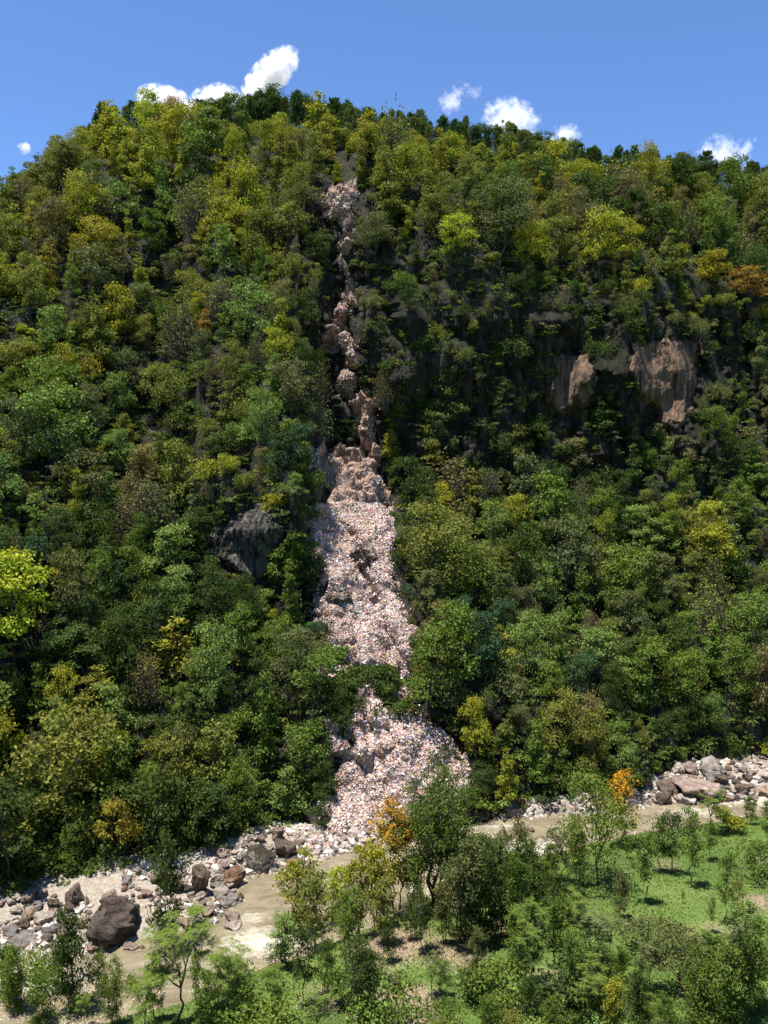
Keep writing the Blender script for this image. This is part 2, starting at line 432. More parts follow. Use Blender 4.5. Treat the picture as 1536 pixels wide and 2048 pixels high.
Yd = Yd - 2.5 * np.exp(-((U - gul + 115) / 45) ** 2) * np.clip((1300 - V) / 200, 0, 1) * np.clip((V - 380) / 200, 0, 1)
kx = (U - 768) / FPX
ky = (1024 - V) / FPX
kk = cP + ky * sP
HX = kx / kk * Yd; HY = Yd.copy(); HZ = CAM_H + Yd * rs
# skirt at the foot, and the back of the hill behind the ridge
rows = [np.stack([HX[0], HY[0] - 0.2, HZ[0] * 0 - 4], -1)]
rows += [np.stack([HX[k], HY[k], HZ[k]], -1) for k in range(NV)]
for dy_, dz_ in [(6, 1.5), (14, 2.5), (26, 2.0), (45, -4), (90, -25), (180, -70), (400, -150)]:
    rows.append(np.stack([HX[-1] * (1 + dy_ / 300), HY[-1] + dy_, np.maximum(HZ[-1] + dz_ + 0.6 * fbm(np.stack([HX[-1] / 8, HY[-1] * 0 + dy_, HX[-1] * 0], -1), 2, 3), -20)], -1))
hv = np.stack(rows, 0)
idx = np.arange(hv.shape[0] * hv.shape[1]).reshape(hv.shape[:2])
hf = np.stack([idx[:-1, :-1], idx[:-1, 1:], idx[1:, 1:], idx[1:, :-1]], -1).reshape(-1, 4)
hverts = hv.reshape(-1, 3)
hillside = tag(link('hillside', mesh_np('hillside', hverts, hf, M_HILL, None, True)), kind='structure')
BVH_H = BVHTree.FromPolygons([tuple(v) for v in hverts.tolist()], [tuple(f) for f in hf.tolist()])
def hit_hill(px, py):
    loc, n, i, d = BVH_H.ray_cast(CAM, ray(px, py).normalized())
    if loc is None: return None, None
    if n.dot(loc - CAM) > 0: n = -n
    return loc, n
def hit_ground(px, py):
    loc, n, i, d = BVH_G.ray_cast(CAM, ray(px, py).normalized())
    if loc is None: return at_level(px, py, 3.0)
    return loc

# ------------------------------------------------------------ the litter slide
SLIDE = [
 [(652, 372), (716, 372), (712, 395), (706, 420), (703, 450), (699, 512), (690, 512), (684, 480), (678, 450), (662, 415), (655, 395)],
 [(680, 506), (690, 520), (704, 545), (703, 562), (692, 556), (680, 530)],
 [(693, 550), (709, 552), (708, 610), (691, 612)],
 [(685, 596), (700, 602), (695, 648), (680, 655), (666, 648), (672, 618)],
 [(645, 660), (690, 652), (698, 675), (716, 700), (720, 728), (708, 742), (690, 716), (680, 702), (665, 714), (643, 695)],
 [(688, 722), (700, 726), (702, 762), (713, 775), (706, 797), (680, 794), (671, 775)],
 [(710, 798), (744, 802), (749, 830), (747, 870), (758, 925), (728, 900), (706, 850), (704, 820)],
 [(625, 898), (650, 890), (690, 900), (722, 910), (755, 920), (765, 965), (774, 1000), (790, 1030), (796, 1080), (784, 1110), (786, 1190), (810, 1225), (828, 1275), (823, 1352), (760, 1345), (720, 1338), (690, 1312), (660, 1275), (638, 1240), (622, 1225), (638, 1200), (655, 1190), (645, 1160), (628, 1120), (620, 1080), (617, 1025), (648, 1003), (655, 985), (640, 950), (622, 930)],
 [(713, 1360), (745, 1370), (756, 1400), (780, 1422), (815, 1438), (850, 1445), (885, 1468), (910, 1490), (925, 1512), (946, 1552), (940, 1592), (905, 1640), (800, 1668), (710, 1690), (655, 1672), (645, 1620), (666, 1590), (664, 1545), (700, 1530), (710, 1490), (700, 1430), (705, 1400)],
 [(643, 1328), (702, 1332), (692, 1372), (648, 1378)],
 [(762, 1393), (800, 1376), (840, 1383), (838, 1399), (790, 1404)],
 [(652, 1450), (706, 1438), (702, 1524), (654, 1514)],
 [(610, 1662), (650, 1646), (712, 1662), (715, 1702), (650, 1712), (615, 1698)],
]
_U, _V = np.meshgrid(np.arange(0, 1536, 2), np.arange(0, 2048, 2))
SL_MASK = np.zeros(_U.shape, bool); SL_GROW = SL_MASK.copy()
for P in SLIDE:
    SL_MASK |= inpoly(_U, _V, P)
for _a in (-3, 0, 3):
    for _b in (-3, 0, 3):
        SL_GROW |= np.roll(np.roll(SL_MASK, _a, 0), _b, 1)
def in_mask(M, px, py):
    i, j = int(py) // 2, int(px) // 2
    return 0 <= i < M.shape[0] and 0 <= j < M.shape[1] and bool(M[i, j])
def in_slide(px, py, grow=0.0):
    return in_mask(SL_GROW if grow > 1 else SL_MASK, px, py)
SL_V, SL_F = [], []
for P in SLIDE[:-1]:
    xs = [p[0] for p in P]; ys = [p[1] for p in P]
    ux = np.arange(min(xs) - 9, max(xs) + 10, 3.0); vy = np.arange(min(ys) - 9, max(ys) + 10, 3.0)
    A, B = np.meshgrid(ux, vy)
    wob = 9.0 * fbm(np.stack([A / 14, B / 14, A * 0], -1), 4, 78)
    sd = np.where(inpoly(A, B, P), 1, -1) * polydist(A, B, P) + wob
    keep = sd > -5
    vid = -np.ones(A.shape, int)
    base = len(SL_V)
    upper = B < 1010
    hits = [[hit_hill(A[i, j], B[i, j]) if keep[i, j] else (None, None) for j in range(A.shape[1])] for i in range(A.shape[0])]
    HM = fbm(np.array([[tuple(h[0]) if h[0] is not None else (0, 0, 0) for h in r_] for r_ in hits]) / 2.2, 4, 88)
    for i in range(A.shape[0]):
        for j in range(A.shape[1]):
            p, n = hits[i][j]
            if p is None: continue
            hump = float(HM[i, j])
            amp = 2.2 if upper[i, j] else 0.8
            h = min(1.0, max(sd[i, j], -4) / 7.0)
            h = h * (0.55 + amp * (0.5 + hump)) if h > 0 else h * 0.9
            d = (Vector((0, -0.6, 0.8)) + n * 0.5).normalized()
            SL_V.append(tuple(p + d * h)); vid[i, j] = len(SL_V) - 1
    for i in range(A.shape[0] - 1):
        for j in range(A.shape[1] - 1):
            q = (vid[i, j], vid[i, j + 1], vid[i + 1, j + 1], vid[i + 1, j])
            if min(q) >= 0: SL_F.append(q[::-1])
tag(link('bare_slope', mesh_np('bare_slope', np.array(SL_V), np.array(SL_F), M_SOIL, None, True)), kind='structure')

# ------------------------------------------------------------ rocks
def ico(sub):
    import bmesh
    bm = bmesh.new(); bmesh.ops.create_icosphere(bm, subdivisions=sub, radius=1.0)
    v = np.array([x.co[:] for x in bm.verts]); f = np.array([[a.index for a in x.verts] for x in bm.faces]); bm.free()
    return v, f
ICO4 = ico(4); ICO5 = ico(5); ICO1 = ico(1); ICO2 = ico(2)
def rock_shape(seed, rough=0.35, cuts=12, base=ICO4, fine=0.085):
    r = np.random.default_rng(seed)
    v, f = base; v = v.copy()
    for k in range(cuts):                       # planar facets
        n = r.normal(size=3); n /= np.linalg.norm(n); d = r.uniform(0.42, 0.8)
        s = v @ n; over = np.maximum(s - d, 0); v = v - np.outer(over * 0.97, n)
    v = v * (1 + rough * 0.5 * fbm(v * 1.1 + seed * 3.7, 3, seed)[:, None]) + fine * np.stack([fbm(v * 3.2 + 5.1 * a + seed, 5, seed + a, 0.62) for a in range(3)], -1)
    return v, f
ROCK_MESH = {}
def rock_mesh(kind, seed, mat, **kw):
    key = (kind, seed, mat.name)
    if key not in ROCK_MESH:
        v, f = rock_shape(seed, **kw)
        ROCK_MESH[key] = mesh_np(kind, v, f, mat, None, True)
    return ROCK_MESH[key]

OUT_BVH_V, OUT_BVH_F = [], []
SINK = {0: -0.35, 1: -0.1, 2: -0.35, 3: -0.3, 9: 0.7, 10: 0.7, 11: 0.6, 12: 0.55, 13: 0.6, 16: 0.5, 17: 0.8}
def outcrop(px, py, wpx, hpx, mat, label, seed, sink=0.12, depth=0.8, name='rock_outcrop', cat='rock outcrop', group=None, tilt=0.0, rough=0.6, fine=0.16):
    p, n = hit_hill(px, py)
    s = p.y / FPX
    v, f = rock_shape(seed, rough, 9, ICO5, fine)
    w, h = wpx * s / 2, hpx * s / 2
    v = v * np.array([w, max(w, h) * depth, h])
    c, s_ = math.cos(tilt), math.sin(tilt)
    v = v @ np.array([[c, 0, s_], [0, 1, 0], [-s_, 0, c]]).T
    o = Vector(p) + Vector((0, 1, -0.2)) * (max(w, h) * depth * sink)
    ob = link(name, mesh_np(name, v, f, mat, None, True), None, o)
    b = len(OUT_BVH_V)
    OUT_BVH_V.extend([tuple(a) for a in (v + np.array(o)).tolist()]); OUT_BVH_F.extend([tuple(a) for a in (f + b).tolist()])
    return tag(ob, label, cat, group)
GO = 'rock and earth outcrops in the litter slide'
for i, a in enumerate([
  (728, 1112, 84, 80, M_BROWNROCK, 'large lumpy brown rock outcrop with a dark hollow in the middle of the litter slide'),
  (768, 1180, 42, 48, M_SOIL, 'smooth tan boulder at the right edge of the litter slide, under the brown outcrop'),
  (684, 1192, 66, 28, M_BROWNROCK, 'brown rock ledge with black shade beneath, left side of the litter slide'),
  (728, 1198, 40, 18, M_BROWNROCK, 'small flat brown rock just right of the shaded ledge'),
  (646, 922, 44, 38, M_BROWNROCK, 'pinkish brown knob at the left foot of the gully waterfall of litter'),
  (700, 945, 60, 44, M_SOIL, 'broad rounded earth hump in the gully above the litter fan'),
  (744, 962, 44, 52, M_BROWNROCK, 'brown rock on the right of the gully floor beside dark bushes'),
  (630, 982, 40, 60, M_BROWNROCK, 'dark brown rock wall left of the gully just above the litter fan'),
  (760, 1005, 50, 26, M_BROWNROCK, 'low brown shelf on the right above the litter fan'),
  (682, 626, 28, 50, M_SOIL, 'upright pinkish earth lump high in the narrow gully'),
  (666, 682, 40, 36, M_SOIL, 'pale pink earth ledge left of the narrow gully'),
  (704, 712, 32, 56, M_SOIL, 'slanting rounded pink rock nose in the narrow gully'),
  (690, 776, 40, 40, M_SOIL, 'round pinkish knob jutting out halfway down the gully'),
  (728, 828, 40, 46, M_SOIL, 'litter strewn earth knob right of the tall brown rock wall'),
  (742, 880, 30, 56, M_BROWNROCK, 'narrow brown rib running down to the gully floor on the right'),
  (666, 842, 60, 84, M_HILL, 'tall dark streaked rock wall standing left in the gully above the earth humps'),
  (706, 868, 34, 60, M_BROWNROCK, 'brown vertical rock pillar in the gully above the earth hump'),
  (692, 420, 22, 50, M_BROWNROCK, 'brown rock rib at the top patch of litter'),
]):
    outcrop(*a, seed=100 + i, group=GO, sink=SINK.get(i, 0.12))

# cliff faces standing proud of the hillside
def cliff(poly, mat, label, seed, out=1.2, flute=1.2, name='cliff'):
    xs = [p[0] for p in poly]; ys = [p[1] for p in poly]
    ux = np.arange(min(xs) - 6, max(xs) + 7, 2.5); vy = np.arange(min(ys) - 6, max(ys) + 7, 2.5)
    A, B = np.meshgrid(ux, vy)
    wob = 7.0 * fbm(np.stack([A / 16, B / 16, A * 0 + seed], -1), 4, seed)
    sd = np.where(inpoly(A, B, poly), 1, -1) * polydist(A, B, poly) + wob
    vid = -np.ones(A.shape, int); vs = []
    for i in range(A.shape[0]):
        for j in range(A.shape[1]):
            if sd[i, j] < -4: continue
            p, n = hit_hill(A[i, j], B[i, j])
            if p is None: continue
            vs.append((A[i, j], B[i, j], p.y, sd[i, j])); vid[i, j] = len(vs) - 1
    yg = np.zeros(A.shape); wg = np.zeros(A.shape)
    for i in range(A.shape[0]):
        for j in range(A.shape[1]):
            if vid[i, j] >= 0: yg[i, j] = vs[vid[i, j]][2]; wg[i, j] = 1
    def blur(a_):
        for ax in (0, 1):
            t = a_.copy()
            for k in range(1, 5): t += np.roll(a_, k, ax) + np.roll(a_, -k, ax)
            a_ = t / 9
        return a_
    ys_ = blur(blur(yg)) / np.maximum(blur(blur(wg)), 1e-6)
    vs = [(q_[0], q_[1], ys_[i, j], q_[3]) for (i, j), q_ in zip(np.argwhere(vid >= 0), vs)]
    a = np.array(vs)
    q = np.stack([a[:, 0] / 11, a[:, 1] / 55, a[:, 0] * 0 + seed], -1)
    blk = np.floor(2.5 * fbm(np.stack([a[:, 0] / 24 + a[:, 1] / 90, a[:, 1] / 40 - a[:, 0] / 160, a[:, 0] * 0 + seed], -1), 3, seed + 8) * 2) / 2
    y = a[:, 2] - np.clip(a[:, 3] / 12, -1, 1) * out - np.clip(a[:, 3] / 12, 0, 1) * (flute * 0.2 * ridged(q, 4, seed) + 0.2 * blk) - 0.1 * np.clip(a[:, 3] / 12, 0, 1) * ridged(np.stack([a[:, 0] / 5 + a[:, 1] / 30, a[:, 1] / 14, a[:, 0] * 0 + seed], -1), 4, seed + 5)
    k = (cP + (1024 - a[:, 1]) / FPX * sP)
    v = np.stack([(a[:, 0] - 768) / FPX / k * y, y, CAM_H + y * np.array([rowslope(t) for t in a[:, 1]])], -1)
    fs = []
    for i in range(A.shape[0] - 1):
        for j in range(A.shape[1] - 1):
            t = (vid[i, j], vid[i, j + 1], vid[i + 1, j + 1], vid[i + 1, j])
            if min(t) >= 0: fs.append(t[::-1])
    return tag(link(name, mesh_np(name, v, np.array(fs), mat, None, False)), label, 'cliff')
CL = 'bare cliffs showing between the trees'
C_LEFT = [(440, 1055), (520, 1010), (555, 1030), (568, 1065), (556, 1125), (535, 1145), (500, 1170), (470, 1140), (425, 1120), (418, 1080)]
C_OCHRE = [(1255, 686), (1330, 676), (1400, 682), (1398, 740), (1385, 790), (1378, 850), (1320, 860), (1300, 805), (1258, 775)]
C_TAN = [(1110, 712), (1185, 702), (1190, 770), (1178, 805), (1125, 840), (1092, 805), (1095, 755)]
C_GREY = [(1180, 640), (1262, 640), (1268, 760), (1230, 760), (1185, 745)]
C_MID = [(700, 640), (830, 640), (920, 690), (890, 760), (770, 770), (715, 740)]
cliff(C_LEFT, M_GREYCLIFF, 'pale grey fluted rock face under shrubs, left of the litter slide', 61, 1.3, 1.6)
cliff(C_OCHRE, M_OCHRE, 'broad orange brown cliff face at right with dark vertical streaks', 62, 2.2, 1.4)
cliff(C_TAN, M_OCHRE, 'smaller tan rock face left of the broad orange cliff', 63, 2.0, 1.2)
cliff(C_GREY, M_HILL, 'dark grey streaked cliff between the tan face and the orange cliff', 64, 1.8, 1.4)
cliff(C_MID, M_HILL, 'dark streaked cliff wall right of the narrow gully', 65, 0.8, 1.5)
CLIFFS = [C_LEFT, C_OCHRE, C_TAN]

# ------------------------------------------------------------ litter
def shards(P, Nn, size, aspect=(0.4, 1.0), tilt=0.5, rng=RNG):
    n = len(P)
    nr = Nn + rng.normal(size=(n, 3)) * tilt; nr /= np.linalg.norm(nr, axis=1)[:, None]
    a = np.cross(nr, rng.normal(size=(n, 3))); a /= np.linalg.norm(a, axis=1)[:, None] + 1e-9
    b = np.cross(nr, a)
    L_ = (size * rng.uniform(0.5, 1.4, n))[:, None]; W = L_ * rng.uniform(*aspect, n)[:, None]
    j = lambda: rng.uniform(0.6, 1.3, (n, 1))
    lift = nr * L_ * 0.3
    v = np.stack([P - a * L_ * .5 * j() - b * W * .5, P - b * W * .2 + a * L_ * .1 + lift * j(), P + a * L_ * .5 * j() - b * W * .5 * j(), P + a * L_ * .45 + b * W * .5 * j(), P + b * W * .3 * j() + lift * 0.6 * j(), P - a * L_ * .5 + b * W * .5 * j()], 1).reshape(-1, 3)
    i = np.arange(n)[:, None] * 6
    q1 = i + np.array([[0, 1, 4, 5]]); q2 = i + np.array([[1, 2, 3, 4]])
    return v, np.concatenate([q1, q2])
PAL = np.array([(0.78, 0.69, 0.63), (0.66, 0.47, 0.41), (0.52, 0.35, 0.29), (0.33, 0.23, 0.17), (0.48, 0.47, 0.46), (0.15, 0.11, 0.085), (0.6, 0.1, 0.08), (0.75, 0.36, 0.1), (0.72, 0.6, 0.2), (0.1, 0.18, 0.5), (0.15, 0.36, 0.2), (0.68, 0.36, 0.4), (0.3, 0.45, 0.62)])
PW = np.array([0.24, 0.22, 0.16, 0.16, 0.04, 0.09, 0.022, 0.018, 0.025, 0.015, 0.008, 0.045, 0.015]); PW /= PW.sum()
sb = BVHTree.FromPolygons(SL_V + OUT_BVH_V, SL_F + [tuple(x + len(SL_V) for x in f) for f in OUT_BVH_F])
ob_only = BVHTree.FromPolygons(OUT_BVH_V, OUT_BVH_F)
LP, LN, LS = [], [], []
for P in SLIDE:
    xs = [p[0] for p in P]; ys = [p[1] for p in P]
    area = (max(xs) - min(xs) + 10) * (max(ys) - min(ys) + 10)
    n = int(area * 1.9)
    A = RNG.uniform(min(xs) - 9, max(xs) + 9, n); B = RNG.uniform(min(ys) - 9, max(ys) + 9, n)
    sd = np.where(inpoly(A, B, P), 1, -1) * polydist(A, B, P) + 11 * fbm(np.stack([A / 14, B / 14, A * 0], -1), 4, 78)
    for x, y, s in zip(A, B, sd):
        if s < -14: continue
        if s < -1 and random.random() < 0.93: continue
        if s < 3 and random.random() < 0.5: continue
        d = ray(x, y).normalized()
        if P is SLIDE[-1]:
            loc = hit_ground(x, y); nn = Vector((0, 0, 1))
        else:
            loc, nn, _, dist = sb.ray_cast(CAM, d)
            if loc is None and s < 4:
                loc, nn = hit_hill(x, y)
                if loc is None: continue
                dist = (loc - CAM).length
            if loc is None: continue
            if nn.dot(d) > 0: nn = -nn
            o = ob_only.ray_cast(CAM, d)
            on_rock = o[0] is not None and o[3] <= dist + 0.01
            keep = 0.55 if y < 880 else 0.32 if y < 1005 else 1.0
            if on_rock: keep *= (0.6 if y < 880 else 0.25) if y < 1005 else (0.03 if nn.z < 0.6 else 0.12)
            # bare soil streaks
            if random.random() > keep: continue
        LP.append(tuple(loc + nn * random.uniform(0, 0.22))); LN.append(tuple(nn)); LS.append(random.choice([0.14, 0.18, 0.22, 0.26, 0.4]) * (1.0 if y > 1000 else 1.1))
LP, LN, LS = np.array(LP), np.array(LN), np.array(LS)
_pr = project_rows(LP); _up = (_pr < 1005) & (_pr > 860)
_f = fbm(LP / np.array([3.5, 3.5, 5]), 3, 9)
_k = np.where(_up, _f < -0.1, _f < 0.32) | (RNG.random(len(LP)) < np.where(_up, 0.1, 0.3))
LP, LN, LS = LP[_k], LN[_k], LS[_k]
lv, lf = shards(LP, LN, LS)
ci = RNG.choice(len(PAL), len(LP), p=PW)
# same litter lies in drifts of one tone
drift = fbm(LP / 4.0, 3, 91)
stain = np.clip(fbm(LP / 6.0, 4, 93) * 1.3, 0, 0.75)[:, None]
lc = PAL[ci] * (0.88 + 0.16 * drift[:, None]) * RNG.uniform(0.75, 1.08, (len(LP), 1))
lc = lc * (1 - stain) + stain * (0.45 * lc + np.array([0.15, 0.095, 0.065]))
print('litter pieces', len(LP))
tag(link('litter', mesh_np('litter', lv, lf, M_LITTER, np.repeat(np.clip(lc, 0, 0.8), 6, 0))), 'mass of white, pink and coloured plastic litter spilling down the gully to the river', 'litter', kind='stuff')

# ------------------------------------------------------------ boulders of the river bar
BG = 'boulders along the river'
TONES = {'pale': (1.25, 1.2, 1.15), 'grey': (0.72, 0.72, 0.74), 'tan': (0.95, 0.8, 0.64), 'brown': (0.42, 0.36, 0.31), 'dark': (0.24, 0.21, 0.19), 'rust': (0.75, 0.5, 0.34), 'rosy': (0.85, 0.72, 0.68)}
BOULDERS = []
def boulder(px, py, wpx, hpx, tone, label=None, seed=None, moss=False, tilt=0.0, on='g'):
    pb = hit_ground(px, py + hpx * 0.35)
    if on == 'h':
        q = hit_hill(px, py + hpx * 0.35)[0]
        if q is not None and q.y < pb.y: pb = q
    s = pb.y / FPX
    seed = seed if seed is not None else random.randrange(10)
    w = wpx * s / 2
    w *= 1.15; h = hpx * s / 2 * 1.3
    me = rock_mesh('boulder', seed, M_BOULDER_MOSS if moss else M_BOULDER, rough=0.5, base=ICO5 if wpx > 50 else ICO4)
    o = link('boulder', me)
    o.scale = (w, w * random.uniform(0.8, 1.05), h)
    o.rotation_euler = (0, tilt, 0) if label else (0, 0, random.uniform(-0.5, 0.5) + random.choice([0, math.pi]))
    o.location = (pb.x, pb.y + w * 0.4, max(pb.z, -0.25) + h * 0.42)
    c = TONES[tone]; j = random.uniform(0.88, 1.1)
    o.color = (c[0] * j, c[1] * j, c[2] * j, 1)
    tag(o, label, 'boulder', BG)
    BOULDERS.append((o, tone, px, py, wpx, label))
    return o
boulder(232, 1838, 140, 84, 'dark', 'huge dark tilted boulder with a pale lit edge, largest on the gravel bar', 16, tilt=0.35)
boulder(141, 1797, 40, 50, 'brown', 'upright brown pointed boulder up the bar from the huge dark one', 4)
boulder(397, 1768, 52, 62, 'brown', 'tall rough brown boulder beside the slack water, left of the tan one', 5)
boulder(462, 1757, 46, 46, 'rust', 'rust tan blocky boulder at the water next to the mossy one', 6)
boulder(525, 1724, 66, 52, 'pale', 'big pale boulder with a dark mossy cap at the water edge', 12, True)
boulder(572, 1702, 40, 46, 'brown', 'brown boulder right behind the moss capped boulder', 8)
boulder(458, 1818, 50, 24, 'grey', 'low grey slab boulder on the point of the pebble bar', 9)
boulder(477, 1821, 28, 18, 'dark', 'small dark wet boulder at the tip of the pebble bar', 2)
boulder(462, 1859, 38, 20, 'rosy', 'flat rosy boulder standing in the brown water', 1)
boulder(460, 1877, 38, 20, 'pale', 'smooth white oval boulder in the water above the rapid', 0)
boulder(16, 1868, 42, 30, 'grey', 'rounded grey boulder at the left edge of the bar', 1)
boulder(48, 1891, 56, 26, 'grey', 'long low grey boulder at the left edge by the foam', 9)
boulder(88, 1880, 26, 30, 'rosy', 'rosy grey boulder left of the white sand', 6)
boulder(66, 1818, 42, 18, 'grey', 'flat dark grey rock under the shrubs at far left', 2)
boulder(108, 1810, 26, 26, 'brown', 'small brown block between pale stones on the left bar', 3)
boulder(1430, 1546, 62, 44, 'grey', 'big grey angular boulder at the foot of the far right slope', 4)
boulder(1442, 1562, 38, 22, 'brown', 'brown block under the big grey angular boulder', 5, on='g')
boulder(1368, 1606, 44, 34, 'pale', 'pale rounded boulder at the right bank beside the river', 0)
boulder(1400, 1583, 80, 44, 'rosy', 'long pale rock slab sloping into the river on the right', 8)
boulder(1332, 1602, 34, 40, 'brown', 'dark brown rock at the start of the right bank ledge', 2)
boulder(1049, 1608, 24, 28, 'rust', 'upright brown boulder in the small pile across the river', 6)
boulder(1081, 1596, 22, 18, 'pale', 'white oval boulder on top of the small pile across the river', 0)
boulder(1086, 1613, 26, 14, 'pale', 'long white stone low in the small pile across the river', 1)
boulder(1069, 1606, 14, 16, 'pale', 'small white stone touching the upright brown boulder', 2)
boulder(1111, 1616, 20, 12, 'grey', 'grey white stone at the right end of the small pile', 3)
boulder(1127, 1617, 16, 12, 'pale', 'last small white stone of the pile, by the water', 4)
boulder(1020, 1626, 44, 22, 'tan', 'low tan rock left of the small pile across the river', 5)
boulder(955, 1636, 40, 14, 'grey', 'flat grey rock at the toe of the litter fan by the water', 7)
boulder(792, 1968, 28, 46, 'brown', 'pointed brown rock standing in the bare dirt of the near bank', 3)
boulder(225, 1900, 26, 12, 'pale', 'small pale stone at the water edge left of the rapids', 2)
boulder(262, 1903, 28, 14, 'rosy', 'rosy flat stone in the shallows under the huge dark boulder', 8)
fixed = [(x, y, w) for (_, _, x, y, w, _) in BOULDERS]
zones = [((0, 240), (1790, 1895), 62, (9, 40)), ((240, 470), (1748, 1860), 80, (9, 38)), ((350, 450), (1795, 1850), 30, (9, 20)), ((430, 600), (1670, 1745), 60, (11, 40)), ((580, 715), (1660, 1712), 30, (9, 24)), ((940, 1130), (1600, 1636), 22, (7, 18)), ((1270, 1536), (1535, 1612), 70, (10, 46)), ((1395, 1536), (1515, 1560), 24, (8, 20)), ((980, 1100), (1680, 1705), 5, (10, 20)), ((180, 280), (1890, 1915), 6, (10, 18)), ((1450, 1536), (1585, 1615), 10, (10, 24))]
for (xa, xb), (ya, yb), n, (wa, wb) in zones:
    n = max(4, int(n * 0.7))
    k = 0; tries = 0
    while k < n and tries < n * 40:
        tries += 1
        x, y = random.uniform(xa, xb), random.uniform(ya, yb)
        w = wa + 3 + (wb - wa) * random.random() ** 1.8
        g = hit_ground(x, y)
        if g.y < far_edge(g.x) - 0.8 and n > 10: continue
        if g.y > hill_foot(g.x) + 1.5: continue
        if any((abs(x - a) < (w + c) * 0.34 and abs(y - b) < (w + c) * 0.2) for a, b, c in fixed): continue
        fixed.append((x, y, w)); k += 1
        boulder(x, y, w, w * random.uniform(0.5, 0.8), random.choices(['pale', 'grey', 'tan', 'rosy', 'brown', 'rust', 'dark'], [30, 20, 14, 18, 10, 6, 3])[0])

# pebbles: nobody could count them
PV, PF, PC = [], [], []
pts = []
for _ in range(22000):
    x = random.uniform(-60, 70); yf, yh = float(far_edge(x)), float(hill_foot(x))
    y = random.uniform(yf - 0.6, max(yh, yf + 2) + 1.0)
    pts.append((x, y))
pts = np.array(pts)
cl = fbm(np.stack([pts[:, 0] / 5, pts[:, 1] / 5, pts[:, 0] * 0], -1), 3, 14)
pts = pts[cl > -0.05]
pz = ground_z(pts[:, 0], pts[:, 1])
sz = 0.09 + 0.5 * RNG.random(len(pts)) ** 3.5
iv, iff = ICO1
pv = (iv[None] * (1 + 0.25 * RNG.normal(size=(len(pts), len(iv), 1))) * (sz[:, None] * RNG.uniform(0.6, 1.2, (len(pts), 3)))[:, None, :])
pv = pv + np.stack([pts[:, 0], pts[:, 1], pz + 0.05], -1)[:, None, :]
pf = (iff[None] + (np.arange(len(pts)) * len(iv))[:, None, None]).reshape(-1, 3)
pc = np.array([(0.4, 0.36, 0.32), (0.3, 0.25, 0.2), (0.48, 0.45, 0.41), (0.33, 0.25, 0.21), (0.18, 0.145, 0.12)])[RNG.integers(0, 5, len(pts))]
tag(link('pebbles', mesh_np('pebbles', pv.reshape(-1, 3), pf, M_STONES, np.repeat(pc, len(iv), 0))), 'pale pebbles and stones strewn over the gravel bar by the river', 'pebbles', kind='stuff')

# ------------------------------------------------------------ foliage builders
def leaves(P, Nn, size, asp=0.55, jitter=0.7, rng=RNG, droop=0.0):
    """small folded leaf sprays, four vertices each"""
    n = len(P)
    nr = Nn + rng.normal(size=(n, 3)) * jitter; nr /= np.linalg.norm(nr, axis=1)[:, None] + 1e-9
    a = np.cross(nr, rng.normal(size=(n, 3))); a[:, 2] -= droop; a /= np.linalg.norm(a, axis=1)[:, None] + 1e-9
    b = np.cross(nr, a)
    L_ = (size * rng.uniform(0.6, 1.35, n))[:, None]; W = L_ * asp
    f = nr * L_ * 0.12
    v = np.stack([P - a * L_ * .5, P + b * W * .5 + f, P + a * L_ * .5, P - b * W * .5 + f], 1).reshape(-1, 3)
    q = (np.arange(n)[:, None] * 4 + np.array([[0, 1, 2, 3]]))
    return v, q
def tube(path, r0, r1, sides=5):
    path = np.array(path, float); n = len(path)
    vs = []
    for i in range(n):
        t = path[min(i + 1, n - 1)] - path[max(i - 1, 0)]; t /= np.linalg.norm(t) + 1e-9
        a = np.cross(t, [0.3, 1, 0.1]); a /= np.linalg.norm(a) + 1e-9; b = np.cross(t, a)
        r = r0 + (r1 - r0) * i / (n - 1)
        for k in range(sides):
            w = 2 * math.pi * k / sides
            vs.append(path[i] + (a * math.cos(w) + b * math.sin(w)) * r)
    fs = [(i * sides + k, i * sides + (k + 1) % sides, (i + 1) * sides + (k + 1) % sides, (i + 1) * sides + k) for i in range(n - 1) for k in range(sides)]
    return np.array(vs), np.array(fs)
def bend(a, b, r, wob=0.12, n=5):
    a, b = np.array(a, float), np.array(b, float); d = np.linalg.norm(b - a)
    p = [a + (b - a) * t + r.normal(size=3) * wob * d * math.sin(math.pi * t) * 0.5 for t in np.linspace(0, 1, n)]
    return p
class Wood:
    def __init__(s): s.v = []; s.f = []; s.n = 0
    def add(s, path, r0, r1, sides=5):
        v, f = tube(path, r0, r1, sides); s.v.append(v); s.f.append(f + s.n); s.n += len(v)
    def mesh(s, name, mat): return mesh_np(name, np.concatenate(s.v), np.concatenate(s.f), mat, None, True)
def clumped(lobes, r, clumps, per, sig, up=0.25, shell=(0.7, 1.02)):
    """clump centres on the outside of each lobe, leaves round each centre; returns points, normals, clump id and height rank"""
    P, Nn, I = [], [], []; cid = 0
    vol = np.array([(l[1][0] * l[1][1] * l[1][2]) ** (2 / 3) for l in lobes]); vol = vol / vol.sum()
    for (c, rad), w in zip(lobes, vol):
        k = max(3, int(round(clumps * w)))
        d = r.normal(size=(k * 2, 3)); d /= np.linalg.norm(d, axis=1)[:, None]
        d = d[np.argsort(-(d[:, 2] + r.uniform(-0.9, 0.9, len(d))))][:k]
        for q in d:
            o = q * r.uniform(*shell)
            cc = np.array(c) + o * np.array(rad)
            m = max(3, int(per * r.uniform(0.6, 1.5)))
            off = r.normal(size=(m, 3)) * sig * np.array([1, 1, 0.6])
            P.append(cc + off); nn = q * 0.6 + np.array([0, 0, up]); Nn.append(np.repeat(nn[None], m, 0)); I.append(np.full(m, cid)); cid += 1
    return np.concatenate(P), np.concatenate(Nn), np.concatenate(I)
